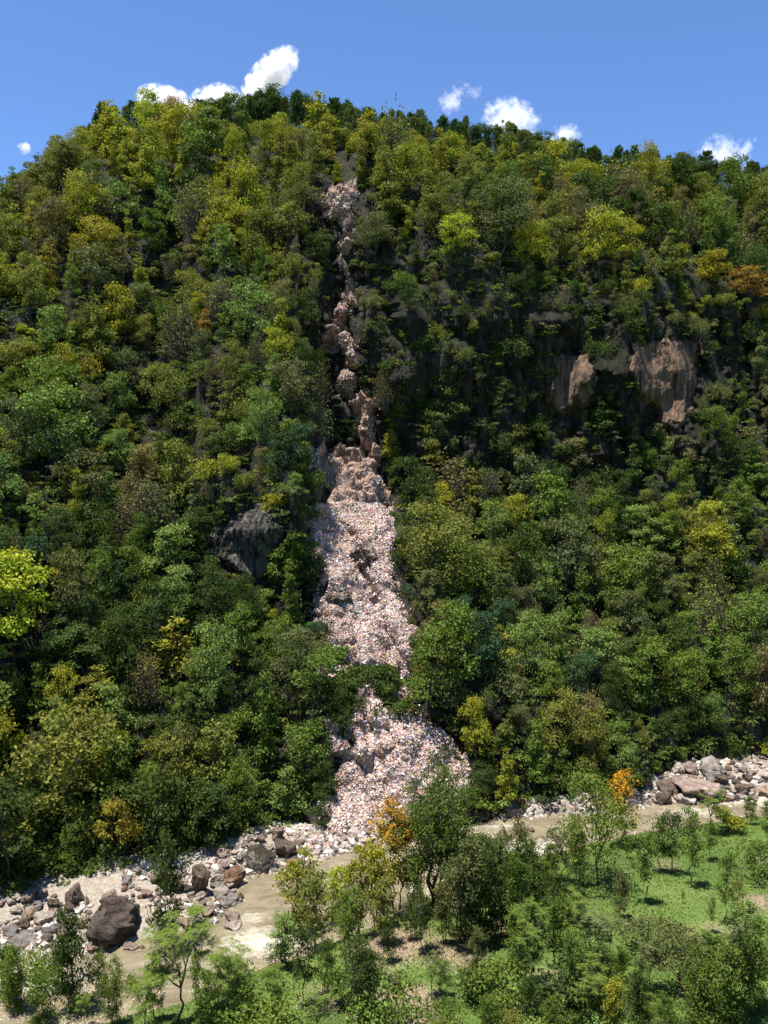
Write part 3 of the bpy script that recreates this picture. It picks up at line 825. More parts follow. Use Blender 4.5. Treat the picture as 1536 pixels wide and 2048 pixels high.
def tints(I, r, var=0.28, hue=0.12, leafvar=0.16):
    n = I.max() + 1
    b = 1 + var * (r.random(n) * 2 - 1); h = hue * (r.random(n) * 2 - 1)
    t = np.stack([b * (1 + h), b, b * (1 - 0.5 * h)], -1)[I]
    return t * (1 + leafvar * (r.random((len(I), 1)) * 2 - 1))

def mk_round(seed, h=10.0, w=7.0, nl=7, clumps=170, per=17, sig=0.4, leaf=0.38, flat=1.0, asp=0.6, trunk_r=0.16, low=0.22, droop=0.0, bark=None, up=0.3, jit=0.6):
    r = np.random.default_rng(seed); wd = Wood(); lobes = []
    top = np.array([r.normal() * 0.3, r.normal() * 0.3, h * 0.6])
    trunk = bend((0, 0, -1.2), top, r, 0.1, 6); wd.add(trunk, trunk_r, trunk_r * 0.5, 6)
    for k in range(nl):
        a = 2 * math.pi * (k / nl) * 1.9 + r.uniform(-0.5, 0.5); zz = h * (low + (0.92 - low) * (k + 0.5) / nl)
        t = (zz / h - low) / (1 - low)
        rad = w * 0.5 * (math.sin(math.pi * min(1, 0.25 + t * 0.72)) ** 0.8) * r.uniform(0.35, 0.75)
        c = np.array([math.cos(a) * rad, math.sin(a) * rad, zz])
        s = w * r.uniform(0.2, 0.33)
        lobes.append((c, (s, s, s * 0.72 * flat)))
        st = trunk[min(5, 2 + int(3 * t))]
        wd.add(bend(st, c, r, 0.2, 4), trunk_r * 0.45, trunk_r * 0.12, 4)
    lobes.append((np.array([0, 0, h * 0.86]), (w * 0.2, w * 0.2, h * 0.12)))
    P, Nn, I = clumped(lobes, r, clumps, per, sig, up)
    v, f = leaves(P, Nn, leaf, asp, jit, r, droop)
    t = np.repeat(tints(I, r), 4, 0)
    return mesh_np('crown', v, f, M_LEAF, t), wd.mesh('trunk', bark or M_BARK), h
def mk_column(seed, h=10.0, w=3.4, clumps=140, per=16, sig=0.34, leaf=0.36, tiers=9, asp=0.6, bark=None, trunk_r=0.12, low=0.15):
    r = np.random.default_rng(seed); wd = Wood(); lobes = []
    trunk = bend((0, 0, -1.2), (r.normal() * .3, r.normal() * .3, h * 0.95), r, 0.04, 7); wd.add(trunk, trunk_r, 0.03, 5)
    for k in range(tiers):
        t = (k + 0.3) / tiers; zz = h * (low + (0.97 - low) * t)
        env = w * 0.5 * (1 - t) ** 0.55 * (0.6 + 0.4 * math.sin(k * 2.1 + seed))
        a = r.uniform(0, 6.28)
        for q in range(2 if t < 0.75 else 1):
            aa = a + q * math.pi + r.uniform(-.5, .5)
            c = np.array([math.cos(aa) * env * 0.7, math.sin(aa) * env * 0.7, zz + r.uniform(-.3, .3)])
            s = max(0.35, env * 0.62)
            lobes.append((c, (s, s, s * 0.8)))
            wd.add(bend((0, 0, zz - 0.6), c, r, 0.1, 3), 0.05, 0.015, 4)
    P, Nn, I = clumped(lobes, r, clumps, per, sig, 0.35)
    v, f = leaves(P, Nn, leaf, asp, 0.6, r)
    return mesh_np('crown', v, f, M_LEAF, np.repeat(tints(I, r), 4, 0)), wd.mesh('trunk', bark or M_BARK), h
def mk_tiered(seed, h=8.0, w=8.0, nl=14, clumps=160, per=17, leaf=0.44):
    """spreading tree with flat feathery plates of foliage"""
    r = np.random.default_rng(seed); wd = Wood(); lobes = []
    trunk = bend((0, 0, -1.2), (0, 0, h * 0.8), r, 0.1, 5); wd.add(trunk, 0.15, 0.06, 6)
    for k in range(nl):
        t = k / (nl - 1); a = k * 2.4 + r.uniform(-.4, .4); rad = w * 0.5 * (1 - t * 0.75) * r.uniform(0.45, 0.85)
        c = np.array([math.cos(a) * rad, math.sin(a) * rad, h * (0.35 + 0.6 * t)])
        s = w * r.uniform(0.14, 0.22)
        lobes.append((c, (s, s, s * 0.28))); wd.add(bend(trunk[2 + (k % 3)], c, r, 0.15, 4), 0.06, 0.02, 4)
    P, Nn, I = clumped(lobes, r, clumps, per, 0.34, 0.9, (0.2, 1.0))
    v, f = leaves(P, Nn, leaf, 0.42, 0.35, r, 0.3)
    return mesh_np('crown', v, f, M_LEAF, np.repeat(tints(I, r, 0.22), 4, 0)), wd.mesh('trunk', M_BARK), h
def mk_dry(seed, h=6.0, w=6.0, nt=260):
    """half bare shrub: many fine twigs with few small leaves"""
    r = np.random.default_rng(seed); wd = Wood(); P = []
    for k in range(nt):
        a = r.uniform(0, 6.28); e = r.uniform(0.3, 1.45); L_ = r.uniform(0.5, 1.0)
        d = np.array([math.cos(a) * math.cos(e) * w * 0.5, math.sin(a) * math.cos(e) * w * 0.5, math.sin(e) * h]) * L_
        s = d * r.uniform(0.25, 0.6) + r.normal(size=3) * 0.2
        wd.add([s, (s + d) / 2 + r.normal(size=3) * 0.15, d], 0.035, 0.012, 3)
        m = r.integers(2, 7); P.append(d + r.normal(size=(m, 3)) * 0.4)
    for k in range(6):
        a = r.uniform(0, 6.28); wd.add(bend((0, 0, -0.8), (math.cos(a) * w * .3, math.sin(a) * w * .3, h * 0.7), r, 0.2, 4), 0.09, 0.03, 4)
    P = np.concatenate(P); Nn = np.repeat(np.array([[0, 0, 0.4]]), len(P), 0)
    v, f = leaves(P, Nn, 0.34, 0.5, 1.0, r)
    I = np.arange(len(P))
    return mesh_np('crown', v, f, M_LEAF, np.repeat(tints(I, r, 0.3), 4, 0)), wd.mesh('branches', M_TWIG), h
def mk_pine(seed, h=11.0, w=4.2, dens=1.0, stemlow=0.2):
    """feathery upright needle tree of the ridge"""
    r = np.random.default_rng(seed); wd = Wood(); P = []; Dd = []
    wd.add(bend((0, 0, -1.5), (0, 0, h * 0.97), r, 0.03, 6), 0.14, 0.03, 5)
    for k in range(int(90 * dens)):
        t = r.uniform(0, 1) ** 0.8; z = h * (stemlow + (0.98 - stemlow) * t); a = r.uniform(0, 6.28)
        L_ = w * 0.5 * (1 - t) ** 0.6 * r.uniform(0.6, 1.1) + 0.25
        e = np.array([math.cos(a) * L_, math.sin(a) * L_, z + L_ * r.uniform(0.25, 0.7)])
        s = np.array([0, 0, z])
        wd.add([s, e], 0.035, 0.012, 3)
        m = 22
        tt = r.uniform(0.25, 1.08, m)[:, None]
        P.append(s + (e - s) * tt + r.normal(size=(m, 3)) * 0.16); d = (e - s) / (np.linalg.norm(e - s) + 1e-6) + np.array([0, 0, 0.7]); Dd.append(np.repeat(d[None], m, 0))
    P = np.concatenate(P); D = np.concatenate(Dd) + r.normal(size=(len(P), 3)) * 0.35
    D /= np.linalg.norm(D, axis=1)[:, None]
    b = np.cross(D, r.normal(size=D.shape)); b /= np.linalg.norm(b, axis=1)[:, None]
    L_ = r.uniform(0.35, 0.75, len(P))[:, None]
    v = np.stack([P, P + D * L_ * .5 + b * 0.09, P + D * L_, P + D * L_ * .5 - b * 0.09], 1).reshape(-1, 3)
    f = np.arange(len(P))[:, None] * 4 + np.array([[0, 1, 2, 3]])
    I = np.arange(len(P)) // 22
    return mesh_np('crown', v, f, M_LEAF, np.repeat(tints(I, r, 0.22), 4, 0)), wd.mesh('trunk', M_BARK), h
def mk_shrub(seed, h=3.0, w=4.2, clumps=70, per=16, leaf=0.32, hang=False):
    r = np.random.default_rng(seed); wd = Wood(); lobes = []
    for k in range(5):
        a = k * 1.26 + r.uniform(-.4, .4); rad = w * 0.26
        z = h * r.uniform(0.35, 0.7)
        if hang: z = -h * r.uniform(-0.4, 0.5)
        c = np.array([math.cos(a) * rad, math.sin(a) * rad, z]); s = w * r.uniform(0.18, 0.3)
        lobes.append((c, (s, s, s * (1.3 if hang else 0.8)))); wd.add(bend((0, 0, -0.4), c, r, 0.2, 3), 0.05, 0.02, 4)
    P, Nn, I = clumped(lobes, r, clumps, per, 0.32, 0.3)
    v, f = leaves(P, Nn, leaf, 0.5, 0.7, r, 0.3)
    return mesh_np('crown', v, f, M_LEAF, np.repeat(tints(I, r), 4, 0)), wd.mesh('stems', M_BARK), h
def mk_young(seed, h=7.0, w=3.2, clumps=85, per=12, leaf=0.30, stems=1, low=0.3, sig=0.26, asp=0.45, top_tint=None, trunk_r=0.085):
    """slender tree of the near bank: bare stem(s) below, airy branching crown"""
    r = np.random.default_rng(seed); wd = Wood(); P, Nn, I = [], [], []; cid = 0; ZT = []
    clumps = int(clumps * 1.5); per_stem = max(1, clumps // stems)
    for s in range(stems):
        a0 = s * 2.4 + r.uniform(0, 1); sp = 0 if stems == 1 else w * 0.24
        top = np.array([math.cos(a0) * sp, math.sin(a0) * sp, h * (1.0 if s == 0 else r.uniform(0.75, 0.97))])
        base = np.array([math.cos(a0) * 0.15 * (stems > 1), math.sin(a0) * 0.15 * (stems > 1), -0.3])
        trunk = bend(base, top, r, 0.09, 9); wd.add(trunk, trunk_r, 0.02, 6)
        nb = 13
        for k in range(nb):
            t = low + (0.97 - low) * (k + 0.4) / nb
            q = t * 8; i0 = int(q); st = trunk[i0] + (trunk[min(8, i0 + 1)] - trunk[i0]) * (q - i0)
            a = k * 2.4 + a0; u = (t - low) / (1 - low)
            L_ = w * 0.5 * (math.sin(math.pi * (0.22 + 0.72 * u)) ** 0.9) * r.uniform(0.65, 1.15) * (1 if stems == 1 else 0.75)
            e = st + np.array([math.cos(a) * L_, math.sin(a) * L_, L_ * r.uniform(0.45, 1.0)])
            bp = bend(st, e, r, 0.2, 4); wd.add(bp, trunk_r * 0.38, 0.012, 4)
            nc = max(2, per_stem // nb)
            for c in range(nc):
                tt = r.uniform(0.35, 1.05); cc = st + (e - st) * tt + r.normal(size=3) * 0.22 * L_
                wd.add([st + (e - st) * min(tt, 0.95) * 0.9, cc], 0.014, 0.006, 3)
                m = max(3, int(per * r.uniform(0.5, 1.5)))
                P.append(cc + r.normal(size=(m, 3)) * sig * np.array([1, 1, .65])); Nn.append(np.repeat(np.array([[0, 0, 0.8]]), m, 0)); I.append(np.full(m, cid)); cid += 1
    P, Nn, I = np.concatenate(P), np.concatenate(Nn), np.concatenate(I)
    v, f = leaves(P, Nn, leaf, asp, 0.7, r, 0.35)
    t = tints(I, r, 0.25, 0.1, 0.2)
    if top_tint is not None:
        k = np.clip((P[:, 2] / h - 0.55) * 3.5 + 0.5 * r.normal(size=len(P)) * 0.5, 0, 1)[:, None]
        t = t * (1 - k) + t * np.array(top_tint) * k
    return mesh_np('crown', v, f, M_LEAF, np.repeat(t, 4, 0)), wd.mesh('trunk', M_BARK), h
def mk_pinnate(seed, h=7.0, w=6.0, tips=34, fr=9, leaflet=0.2):
    """tree with rosettes of long compound leaves at the branch tips"""
    r = np.random.default_rng(seed); wd = Wood(); C, D, N_, S, I = [], [], [], [], []; cid = 0
    fork = np.array([r.normal() * .2, r.normal() * .2, h * 0.38]); wd.add(bend((0, 0, -.3), fork, r, .08, 5), 0.11, 0.07, 6)
    ends = []
    for k in range(6):
        a = k * 1.05 + r.uniform(-.3, .3); e = np.array([math.cos(a) * w * .24, math.sin(a) * w * .24, h * r.uniform(0.62, 0.82)])
        wd.add(bend(fork, e, r, .14, 4), 0.06, 0.035, 5); ends.append(e)
    for k in range(tips):
        b = ends[k % 6]; a = r.uniform(0, 6.28)
        t = b + np.array([math.cos(a) * w * .27 * r.uniform(.2, 1), math.sin(a) * w * .27 * r.uniform(.2, 1), r.uniform(-0.22, 0.26) * h])
        wd.add(bend(b, t, r, .15, 3), 0.03, 0.014, 4)
        for q in range(fr):
            aa = q * 6.283 / fr + r.uniform(-.3, .3); L_ = r.uniform(0.55, 0.95); el = r.uniform(0.0, 0.5)
            d = np.array([math.cos(aa) * math.cos(el), math.sin(aa) * math.cos(el), math.sin(el)]); side = np.array([-math.sin(aa), math.cos(aa), 0])
            for m in range(6):
                u = (m + 1) / 6.5; c = t + d * L_ * u + np.array([0, 0, -0.35 * u * u * L_])
                for sg in (-1, 1):
                    dd = side * sg * 0.9 + d * 0.45 + np.array([0, 0, -.2]); dd /= np.linalg.norm(dd)
                    C.append(c + dd * leaflet * .5); D.append(dd); N_.append([0, 0, 1]); S.append(leaflet * (1.15 - 0.5 * abs(u - .5))); I.append(cid)
            cid += 1
    C, D, N_, S, I = map(np.array, (C, D, N_, S, I))
    n = N_ + r.normal(size=N_.shape) * .3; b = np.cross(n, D); b /= np.linalg.norm(b, axis=1)[:, None]; S = S[:, None]
    v = np.stack([C - D * S * .5, C + b * S * .22, C + D * S * .5, C - b * S * .22], 1).reshape(-1, 3)
    f = np.arange(len(C))[:, None] * 4 + np.array([[0, 1, 2, 3]])
    return mesh_np('crown', v, f, M_LEAF, np.repeat(tints(I, r, .2, .08), 4, 0)), wd.mesh('trunk', M_BARK), h

HILL = {
 'round': [mk_round(11), mk_round(12, h=9, w=8, nl=8), mk_round(13, h=11, w=6.2, nl=9), mk_round(14, h=8.5, w=7.5, nl=6, leaf=0.34, per=18), mk_round(15, h=10, w=6.5, nl=12, leaf=0.46, clumps=150), mk_round(16, h=9.5, w=7, nl=9, leaf=0.3, per=24, sig=0.5), mk_round(17, h=11, w=6.0, nl=12, leaf=0.36, sig=0.3, clumps=210, per=14), mk_round(18, h=9, w=7.5, nl=5, leaf=0.4, clumps=120, low=0.4)],
 'column': [mk_column(21), mk_column(22, h=11, w=3.0), mk_column(23, h=9, w=4.2, leaf=0.42), mk_column(24, h=10, w=3.8, tiers=11)],
 'tiered': [mk_tiered(31), mk_tiered(32, h=7, w=7, nl=10), mk_tiered(33, h=9, w=8, nl=17, leaf=0.4)],
 'dry': [mk_dry(41), mk_dry(42, 5, 5.5, 220), mk_dry(43, 7, 6, 300)],
 'pine': [mk_pine(51), mk_pine(52, 10, 5.0, 1.2), mk_pine(53, 12, 3.8, 1.0, 0.3)],
 'shrub': [mk_shrub(61), mk_shrub(62, 2.6, 5.0), mk_shrub(63, 3.6, 3.6, leaf=0.38), mk_shrub(64, 4.0, 3.4, hang=True)],
}
NAMES = {'round': ('broadleaf_tree', 'tree'), 'column': ('slender_tree', 'tree'), 'tiered': ('spreading_tree', 'tree'), 'dry': ('dry_shrub', 'shrub'), 'pine': ('pine_tree', 'tree'), 'shrub': ('shrub', 'shrub')}
WORDS = {'round': 'round crowned tree', 'column': 'slender upright tree', 'tiered': 'spreading flat layered tree', 'dry': 'half bare twiggy shrub', 'pine': 'feathery pine', 'shrub': 'low shrub'}
TONE = {'golden': (0.225, 0.192, 0.03), 'yellow-green': (0.225, 0.225, 0.026), 'bright lime': (0.29, 0.32, 0.03), 'olive': (0.142, 0.15, 0.033), 'dark green': (0.052, 0.077, 0.018),
        'mid green': (0.098, 0.138, 0.025), 'pale green': (0.14, 0.19, 0.05), 'brown-tinged': (0.15, 0.13, 0.055), 'rusty orange': (0.22, 0.125, 0.03), 'grey-green': (0.108, 0.118, 0.045), 'blue-green': (0.042, 0.075, 0.034)}
TONE = {k: (c[0] * 1.13, c[1] * 1.16, c[2] * 1.1) for k, c in TONE.items()}
TREES = []
def plant(kind, mesh3, loc, height, tone, group, rotz=None, widen=1.0, name=None, cat=None, label=None, word=None, jit=0.14, lean=(0, 0)):
    crown, wood, h0 = mesh3
    nm, ct = NAMES.get(kind, (name, cat))
    root = bpy.data.objects.new(name or nm, None); root.empty_display_size = 0.5
    COL.objects.link(root); root.location = loc
    s = height / h0; e_ = random.uniform(0.82, 1.22)
    root.scale = (s * widen * e_, s * widen / e_, s)
    root.rotation_euler = (lean[0], lean[1], random.uniform(0, 6.28) if rotz is None else rotz)
    c = link('crown', crown, root); w = link(wood.name.split('.')[0], wood, root)
    t = TONE[tone]; j = [1 + random.uniform(-jit, jit)] * 3; k = random.uniform(-0.07, 0.07)
    c.color = (t[0] * j[0] * (1 + k), t[1] * j[0], t[2] * j[0] * (1 - k), 1)
    tag(root, label, cat or ct, group)
    cx, cy = project(Vector(loc) + Vector((0, 0, height * 0.6)))
    TREES.append(dict(o=root, tone=tone, word=word or WORDS.get(kind), px=cx, py=cy, h=height * FPX / loc[1], label=label, group=group))
    return root

def tone_weights(u, v):
    """how the slope is coloured in its different parts"""
    if v < 420:
        return {'golden': 1.6, 'yellow-green': 7, 'olive': 5, 'brown-tinged': 0.8, 'dark green': 0.5, 'rusty orange': 0.03, 'mid green': 1} if u < 900 else {'yellow-green': 5.5, 'olive': 6, 'dark green': 0.9, 'golden': 0.4, 'mid green': 2}
    if u < 230 and v < 800:
        return {'olive': 4, 'yellow-green': 5, 'golden': 2.2, 'brown-tinged': 1.4, 'mid green': 1.5, 'pale green': 1.6, 'grey-green': 1}
    if u < 600 and v < 720:
        return {'olive': 5, 'yellow-green': 3.6, 'golden': 1.0, 'brown-tinged': 1.6, 'mid green': 1.8, 'pale green': 1.8, 'dark green': 0.6, 'rusty orange': 0.05, 'grey-green': 1.6}
    if u < 600 and v < 1080:
        return {'olive': 6, 'yellow-green': 3.6, 'golden': 0.7, 'brown-tinged': 2, 'mid green': 2.4, 'pale green': 2.4, 'dark green': 1.6, 'grey-green': 3}
    if u < 700:
        return {'dark green': 6.5, 'mid green': 5, 'olive': 2.6, 'grey-green': 1.6, 'yellow-green': 1.1, 'golden': 0.25, 'pale green': 0.8, 'blue-green': 0.5}
    if v < 700:
        return {'olive': 6, 'yellow-green': 2.2, 'dark green': 3, 'mid green': 2.5, 'golden': 0.6, 'brown-tinged': 1.6, 'grey-green': 1.2}
    if v < 980:
        return {'dark green': 5, 'grey-green': 3, 'mid green': 2, 'olive': 2.5, 'brown-tinged': 1.8, 'yellow-green': 0.4}
    return {'dark green': 4, 'mid green': 6, 'olive': 4, 'grey-green': 2, 'brown-tinged': 0.8, 'pale green': 2, 'yellow-green': 0.9, 'golden': 0.1, 'blue-green': 0.5}
def pick(d, u=None, v=None):
    k = list(d)
    if u is not None:
        q = vnoise(np.array([[u / 95.0 + 31.7 * i, v / 80.0, 3.3 * i] for i in range(len(k))]), 17)
        return random.choices(k, [d[a] * math.exp(2.4 * float(n_)) for a, n_ in zip(k, q)])[0]
    return random.choices(k, [d[a] for a in k])[0]

# single trees that stand out on the hillside: px, crown centre row, height in px, kind, variant, tone, label
SPECIAL = [
 (22, 1215, 215, 'round', 0, 'bright lime', 'bright lime yellow tree at the left edge, brightest on the slope', 1.0),
 (350, 1305, 150, 'column', 2, 'golden', 'golden yellow pointed tree low on the left slope, beside dark green trees', 1.3),
 (193, 1385, 120, 'column', 3, 'golden', 'golden pointed tree down-left of the taller golden one on the lower left slope', 1.4),
 (104, 1290, 105, 'column', 0, 'bright lime', 'slim lime green tree standing right of the lime tree at the left edge', 1.0),
 (222, 1520, 130, 'round', 2, 'yellow-green', 'yellow green tree glowing in dark forest low on the left slope', 0.9),
 (160, 1545, 110, 'round', 3, 'yellow-green', 'yellow green tree left of its glowing twin in the lower left forest', 0.9),
 (918, 485, 90, 'round', 1, 'bright lime', 'bright yellow green tree standing out above the dark cliffs right of the gully', 1.1),
 (1250, 490, 95, 'round', 0, 'yellow-green', 'yellow green tree above the orange cliff on the upper right slope', 1.1),
 (1075, 500, 80, 'round', 4, 'yellow-green', 'yellow green tree up-left of the cliffs on the right', 1.1),
 (1425, 545, 80, 'round', 4, 'golden', 'golden orange leaning tree near the right edge above the cliff', 1.4),
 (1500, 575, 70, 'round', 1, 'rusty orange', 'rusty orange tree at the right edge, next to the golden leaning tree', 1.4),
 (988, 1290, 110, 'column', 2, 'golden', 'dull golden tree in the lower right forest near the litter fan', 1.3),
 (1150, 925, 90, 'round', 3, 'brown-tinged', 'tall reddish brown tree top rising in the middle of the right slope', 0.9),
 (915, 830, 150, 'tiered', 2, 'grey-green', 'large pale grey green spreading tree below the dark cliffs right of the gully', 1.0),
 (342, 1128, 150, 'tiered', 0, 'pale green', 'feathery blue green spreading tree left of the grey rock face', 0.9),
 (60, 1035, 90, 'tiered', 1, 'pale green', 'pale mint green feathery tree near the left edge', 1.1),
 (105, 1155, 40, 'round', 1, 'rusty orange', 'small rusty brown tree among dark green on the left', 1.0),
 (550, 435, 70, 'column', 1, 'yellow-green', 'yellow green tree on the left lip of the dark upper gully', 1.5),
 (553, 520, 66, 'column', 2, 'golden', 'golden tree hanging on the dark wall left of the upper gully', 1.3),
 (530, 580, 40, 'column', 0, 'bright lime', 'tiny lime green cone shaped tree on the dark wall left of the gully', 1.0),
 (640, 245, 110, 'column', 3, 'yellow-green', 'tall yellow green tree just above the top of the litter', 1.5),
 (735, 275, 100, 'column', 2, 'golden', 'golden tree right above the top of the litter patch', 1.4),
 (675, 345, 50, 'column', 0, 'yellow-green', 'small yellow green tree standing right on the top patch of litter', 1.2),
 (345, 240, 80, 'round', 5, 'rusty orange', 'rusty orange tree just under the ridge pines at upper left', 0.9),
 (215, 260, 110, 'column', 3, 'yellow-green', 'tall yellow green tree under the left end of the ridge', 1.6),
 (300, 240, 100, 'round', 0, 'bright lime', 'bright yellow green tree beside the rusty one under the ridge', 0.9),
 (750, 470, 85, 'round', 5, 'grey-green', 'rounded grey green bush tree right of the upper litter streak', 1.0),
 (605, 640, 110, 'round', 0, 'dark green', 'dark green leafy tree on the left wall of the gully beside the pink ledge', 0.9),
 (635, 500, 60, 'round', 1, 'dark green', 'dark green bush left of the thin litter streak', 1.0),
 (590, 900, 100, 'round', 3, 'blue-green', 'dark blue green tree left of the gully floor', 1.0),
 (625, 1140, 120, 'round', 2, 'dark green', 'dark green tree overlapping the left edge of the litter fan', 0.85),
 (600, 1330, 150, 'round', 5, 'grey-green', 'big rounded grey green tree left of the green strip in the litter', 0.9),
 (682, 1440, 130, 'round', 0, 'dark green', 'leafy dark green tree in front of the lower litter on its left edge', 0.6),
 (480, 1290, 160, 'tiered', 2, 'mid green', 'tall green layered tree below the grey rock face', 0.8),
 (780, 890, 110, 'column', 2, 'yellow-green', 'slim yellow green tree on the right rim of the gully floor', 0.9),
 (960, 1440, 90, 'column', 3, 'yellow-green', 'yellow green tree right of the lowest litter fan', 1.1),
 (865, 1110, 200, 'round', 5, 'olive', 'big dense olive tree overlapping the right side of the litter fan', 0.9),
 (890, 1320, 210, 'round', 3, 'mid green', 'big dense dark green tree right of the green strip in the litter', 0.9),
 (1200, 1320, 120, 'tiered', 0, 'pale green', 'bright green feathery tree in the middle of the lower right forest', 1.0),
 (1320, 1090, 100, 'tiered', 1, 'pale green', 'light green feathery tree at the foot of the right cliffs', 1.0),
 (460, 640, 60, 'tiered', 1, 'pale green', 'small light green layered tree on the left slope, left of the dark gully wall', 1.0),
 (705, 1345, 42, 'shrub', 0, 'dark green', 'dark green leafy bush at the left of the green strip crossing the litter', 1.2),
 (745, 1352, 46, 'shrub', 1, 'dark green', 'dark green bush in the middle of the green strip crossing the litter', 1.2),
 (782, 1362, 44, 'shrub', 2, 'dark green', 'dark green bush at the right of the green strip crossing the litter', 1.3),
 (815, 1372, 30, 'shrub', 0, 'mid green', 'green bush at the right end of the strip, above the small litter patch', 1.2),
 (790, 1408, 40, 'shrub', 1, 'dark green', 'dark bush below the small litter patch right of the strip', 1.6),
 (672, 1310, 50, 'shrub', 2, 'mid green', 'green bush on the left edge of the litter fan above the strip', 1.1),
 (675, 1372, 50, 'shrub', 0, 'dark green', 'dark leafy bush left of the neck of the lowest litter fan', 1.3),
 (885, 1500, 34, 'shrub', 1, 'dark green', 'green bush growing inside the lowest litter fan near its right edge', 1.1),
 (912, 1520, 26, 'shrub', 2, 'dark green', 'second smaller green bush inside the litter fan at its right edge', 1.1),
 (755, 1340, 26, 'shrub', 1, 'dark green', 'small bush topping the green strip in the litter', 1.4),
 (760, 1650, 40, 'shrub', 0, 'mid green', 'green bush at the foot of the lowest litter fan', 1.4),
 (940, 1600, 60, 'round', 5, 'dark green', 'dark bushy tree at the right corner of the lowest litter fan', 1.0),
 (905, 1640, 44, 'shrub', 1, 'mid green', 'leafy bush at the right foot of the litter fan by the river', 1.3),
 (965, 1560, 70, 'round', 3, 'dark green', 'dark tree on the right edge of the lowest litter fan', 0.9),
 (650, 1570, 100, 'round', 0, 'dark green', 'dark tree shading the left edge of the lowest litter fan', 0.8),
 (640, 1625, 90, 'round', 2, 'dark green', 'dark tree at the left foot of the litter fan by the gravel bar', 0.8),
 (800, 1040, 44, 'shrub', 2, 'dark green', 'dark bush on the right shoulder of the litter fan head', 1.1),
 (215, 900, 60, 'tiered', 2, 'pale green', 'light green layered tree in the middle of the left slope', 1.2),
]
GH = 'trees covering the hillside'
taken = []
for (px, cy, hp, kind, var, tone, label, wid) in SPECIAL:
    p, n = hit_hill(px, cy + hp * 0.45)
    if p is None: continue
    hgt = hp * p.y / FPX
    jj = 0.03
    plant(kind, HILL[kind][var], (p.x, p.y + 0.3, p.z - 0.3), hgt, tone, GH, widen=wid, label=label, jit=jj)
    taken.append((p.x, p.y, p.z, hgt * 0.28))

# candidates over the whole slope, by real distance on the surface
cells = {}
def free(p, rad):
    c = (int(p[0] // 8), int(p[1] // 8), int(p[2] // 8))
    for a in (-1, 0, 1):
        for b in (-1, 0, 1):
            for d in (-1, 0, 1):
                for q in cells.get((c[0] + a, c[1] + b, c[2] + d), ()):
                    if (q[0] - p[0]) ** 2 + (q[1] - p[1]) ** 2 + (q[2] - p[2]) ** 2 < (0.5 * (rad + q[3])) ** 2: return False
    return True
def claim(p, rad):
    cells.setdefault((int(p[0] // 8), int(p[1] // 8), int(p[2] // 8)), []).append((p[0], p[1], p[2], rad))
for t in taken: claim(t[:3], t[3] * 2)
# a cliff in view keeps its face clear of big trees
FC_MASK = np.zeros(_U.shape, bool)
for _c in (C_LEFT, C_OCHRE, C_TAN): FC_MASK |= inpoly(_U, _V, _c)
def in_face(px, py): return in_mask(FC_MASK, px, py)
DARK_MASK = inpoly(_U, _V, [(590, 430), (680, 390), (760, 470), (860, 560), (1000, 560), (1250, 600), (1400, 660), (1480, 740), (1536, 800), (1536, 930), (1300, 960), (1000, 920), (780, 930), (700, 900), (600, 880), (590, 600)])
cand = []
hn = 0
gyx = [(random.uniform(-420, 1960), random.uniform(330, 1850)) for _ in range(30000)]
for (u, v) in gyx:
    lo, hi = float(interp(FOOT, u)), float(interp(RIDGE, u))
    if v > lo - 2 or v < hi + 14: continue
    p, n = hit_hill(u, v)
    if p is None: continue
    steep = n.z < 0.42
    h = random.uniform(6.5, 11.5) if not steep else random.uniform(2.5, 5.5)
    if v < 520: h = random.uniform(8, 14)
    if v < hi + 55: h = random.uniform(4.5, 7.5)
    if in_mask(DARK_MASK, u, v):
        if random.random() < (0.92 if n.z < 0.5 else 0.3): continue
        h = random.uniform(2.2, 4.6) if random.random() < 0.8 else random.uniform(5, 7.5)
    if 380 < v < 930 and 640 < u < 735 and random.random() < 0.9: continue
    # keep the slide and the faces open: test where the crown would show
    hp = h * FPX / p.y
    ww = hp * 0.32
    bad = False
    for (a, b) in ((0, 0), (0, -hp * 0.3), (0, -hp * 0.6), (0, -hp * 0.9), (-ww, -hp * 0.45), (ww, -hp * 0.45)):
        if in_slide(u + a, v + b) or in_face(u + a, v + b): bad = True; break
    if bad:
        if random.random() < 0.7: continue
        h = random.uniform(1.8, 3.0); hp = h * FPX / p.y
        if any(in_slide(u, v - hp * q) for q in (0, 0.5, 1.0)): continue
        if any(in_face(u, v - hp * q) for q in (0, 0.7)): continue
    rad = 0.52 * h if h > 5 else 0.8 * h
    if not free(p, rad * 1.0): continue
    claim(p, rad * 1.0)
    cand.append((u, v, p, n, h, steep))
print('hill plants', len(cand))
inview = [c for c in cand if -20 < c[0] < 1556]
outview = [c for c in cand if not (-20 < c[0] < 1556)]
def choose(c):
    u, v, p, n, h, steep = c
    if h < 4.2: k = random.choices(['shrub', 'dry', 'column'], [6, 2, 1])[0]
    else:
        k = random.choices(['round', 'column', 'tiered', 'dry'], [10, 9 if v < 700 else 3.5, 1.6, 1.6 if 420 < v < 1100 else 0.8])[0]
    t = pick(tone_weights(u, v), u, v)
    if in_mask(DARK_MASK, u, v): t = random.choices(['dark green', 'grey-green', 'olive', 'brown-tinged', 'mid green'], [5, 3, 2.5, 1.2, 1])[0]
    if k == 'tiered' and t in ('golden', 'yellow-green', 'rusty orange', 'brown-tinged'): t = random.choice(['pale green', 'mid green', 'grey-green'])
    if k == 'dry': t = random.choice(['brown-tinged', 'grey-green', 'olive'])
    return k, t
FILL = []
used = {}
inview.sort(key=lambda c: -c[4] / c[2].y)
LIM = {'round': 300, 'column': 240, 'tiered': 200, 'dry': 200, 'shrub': 280}
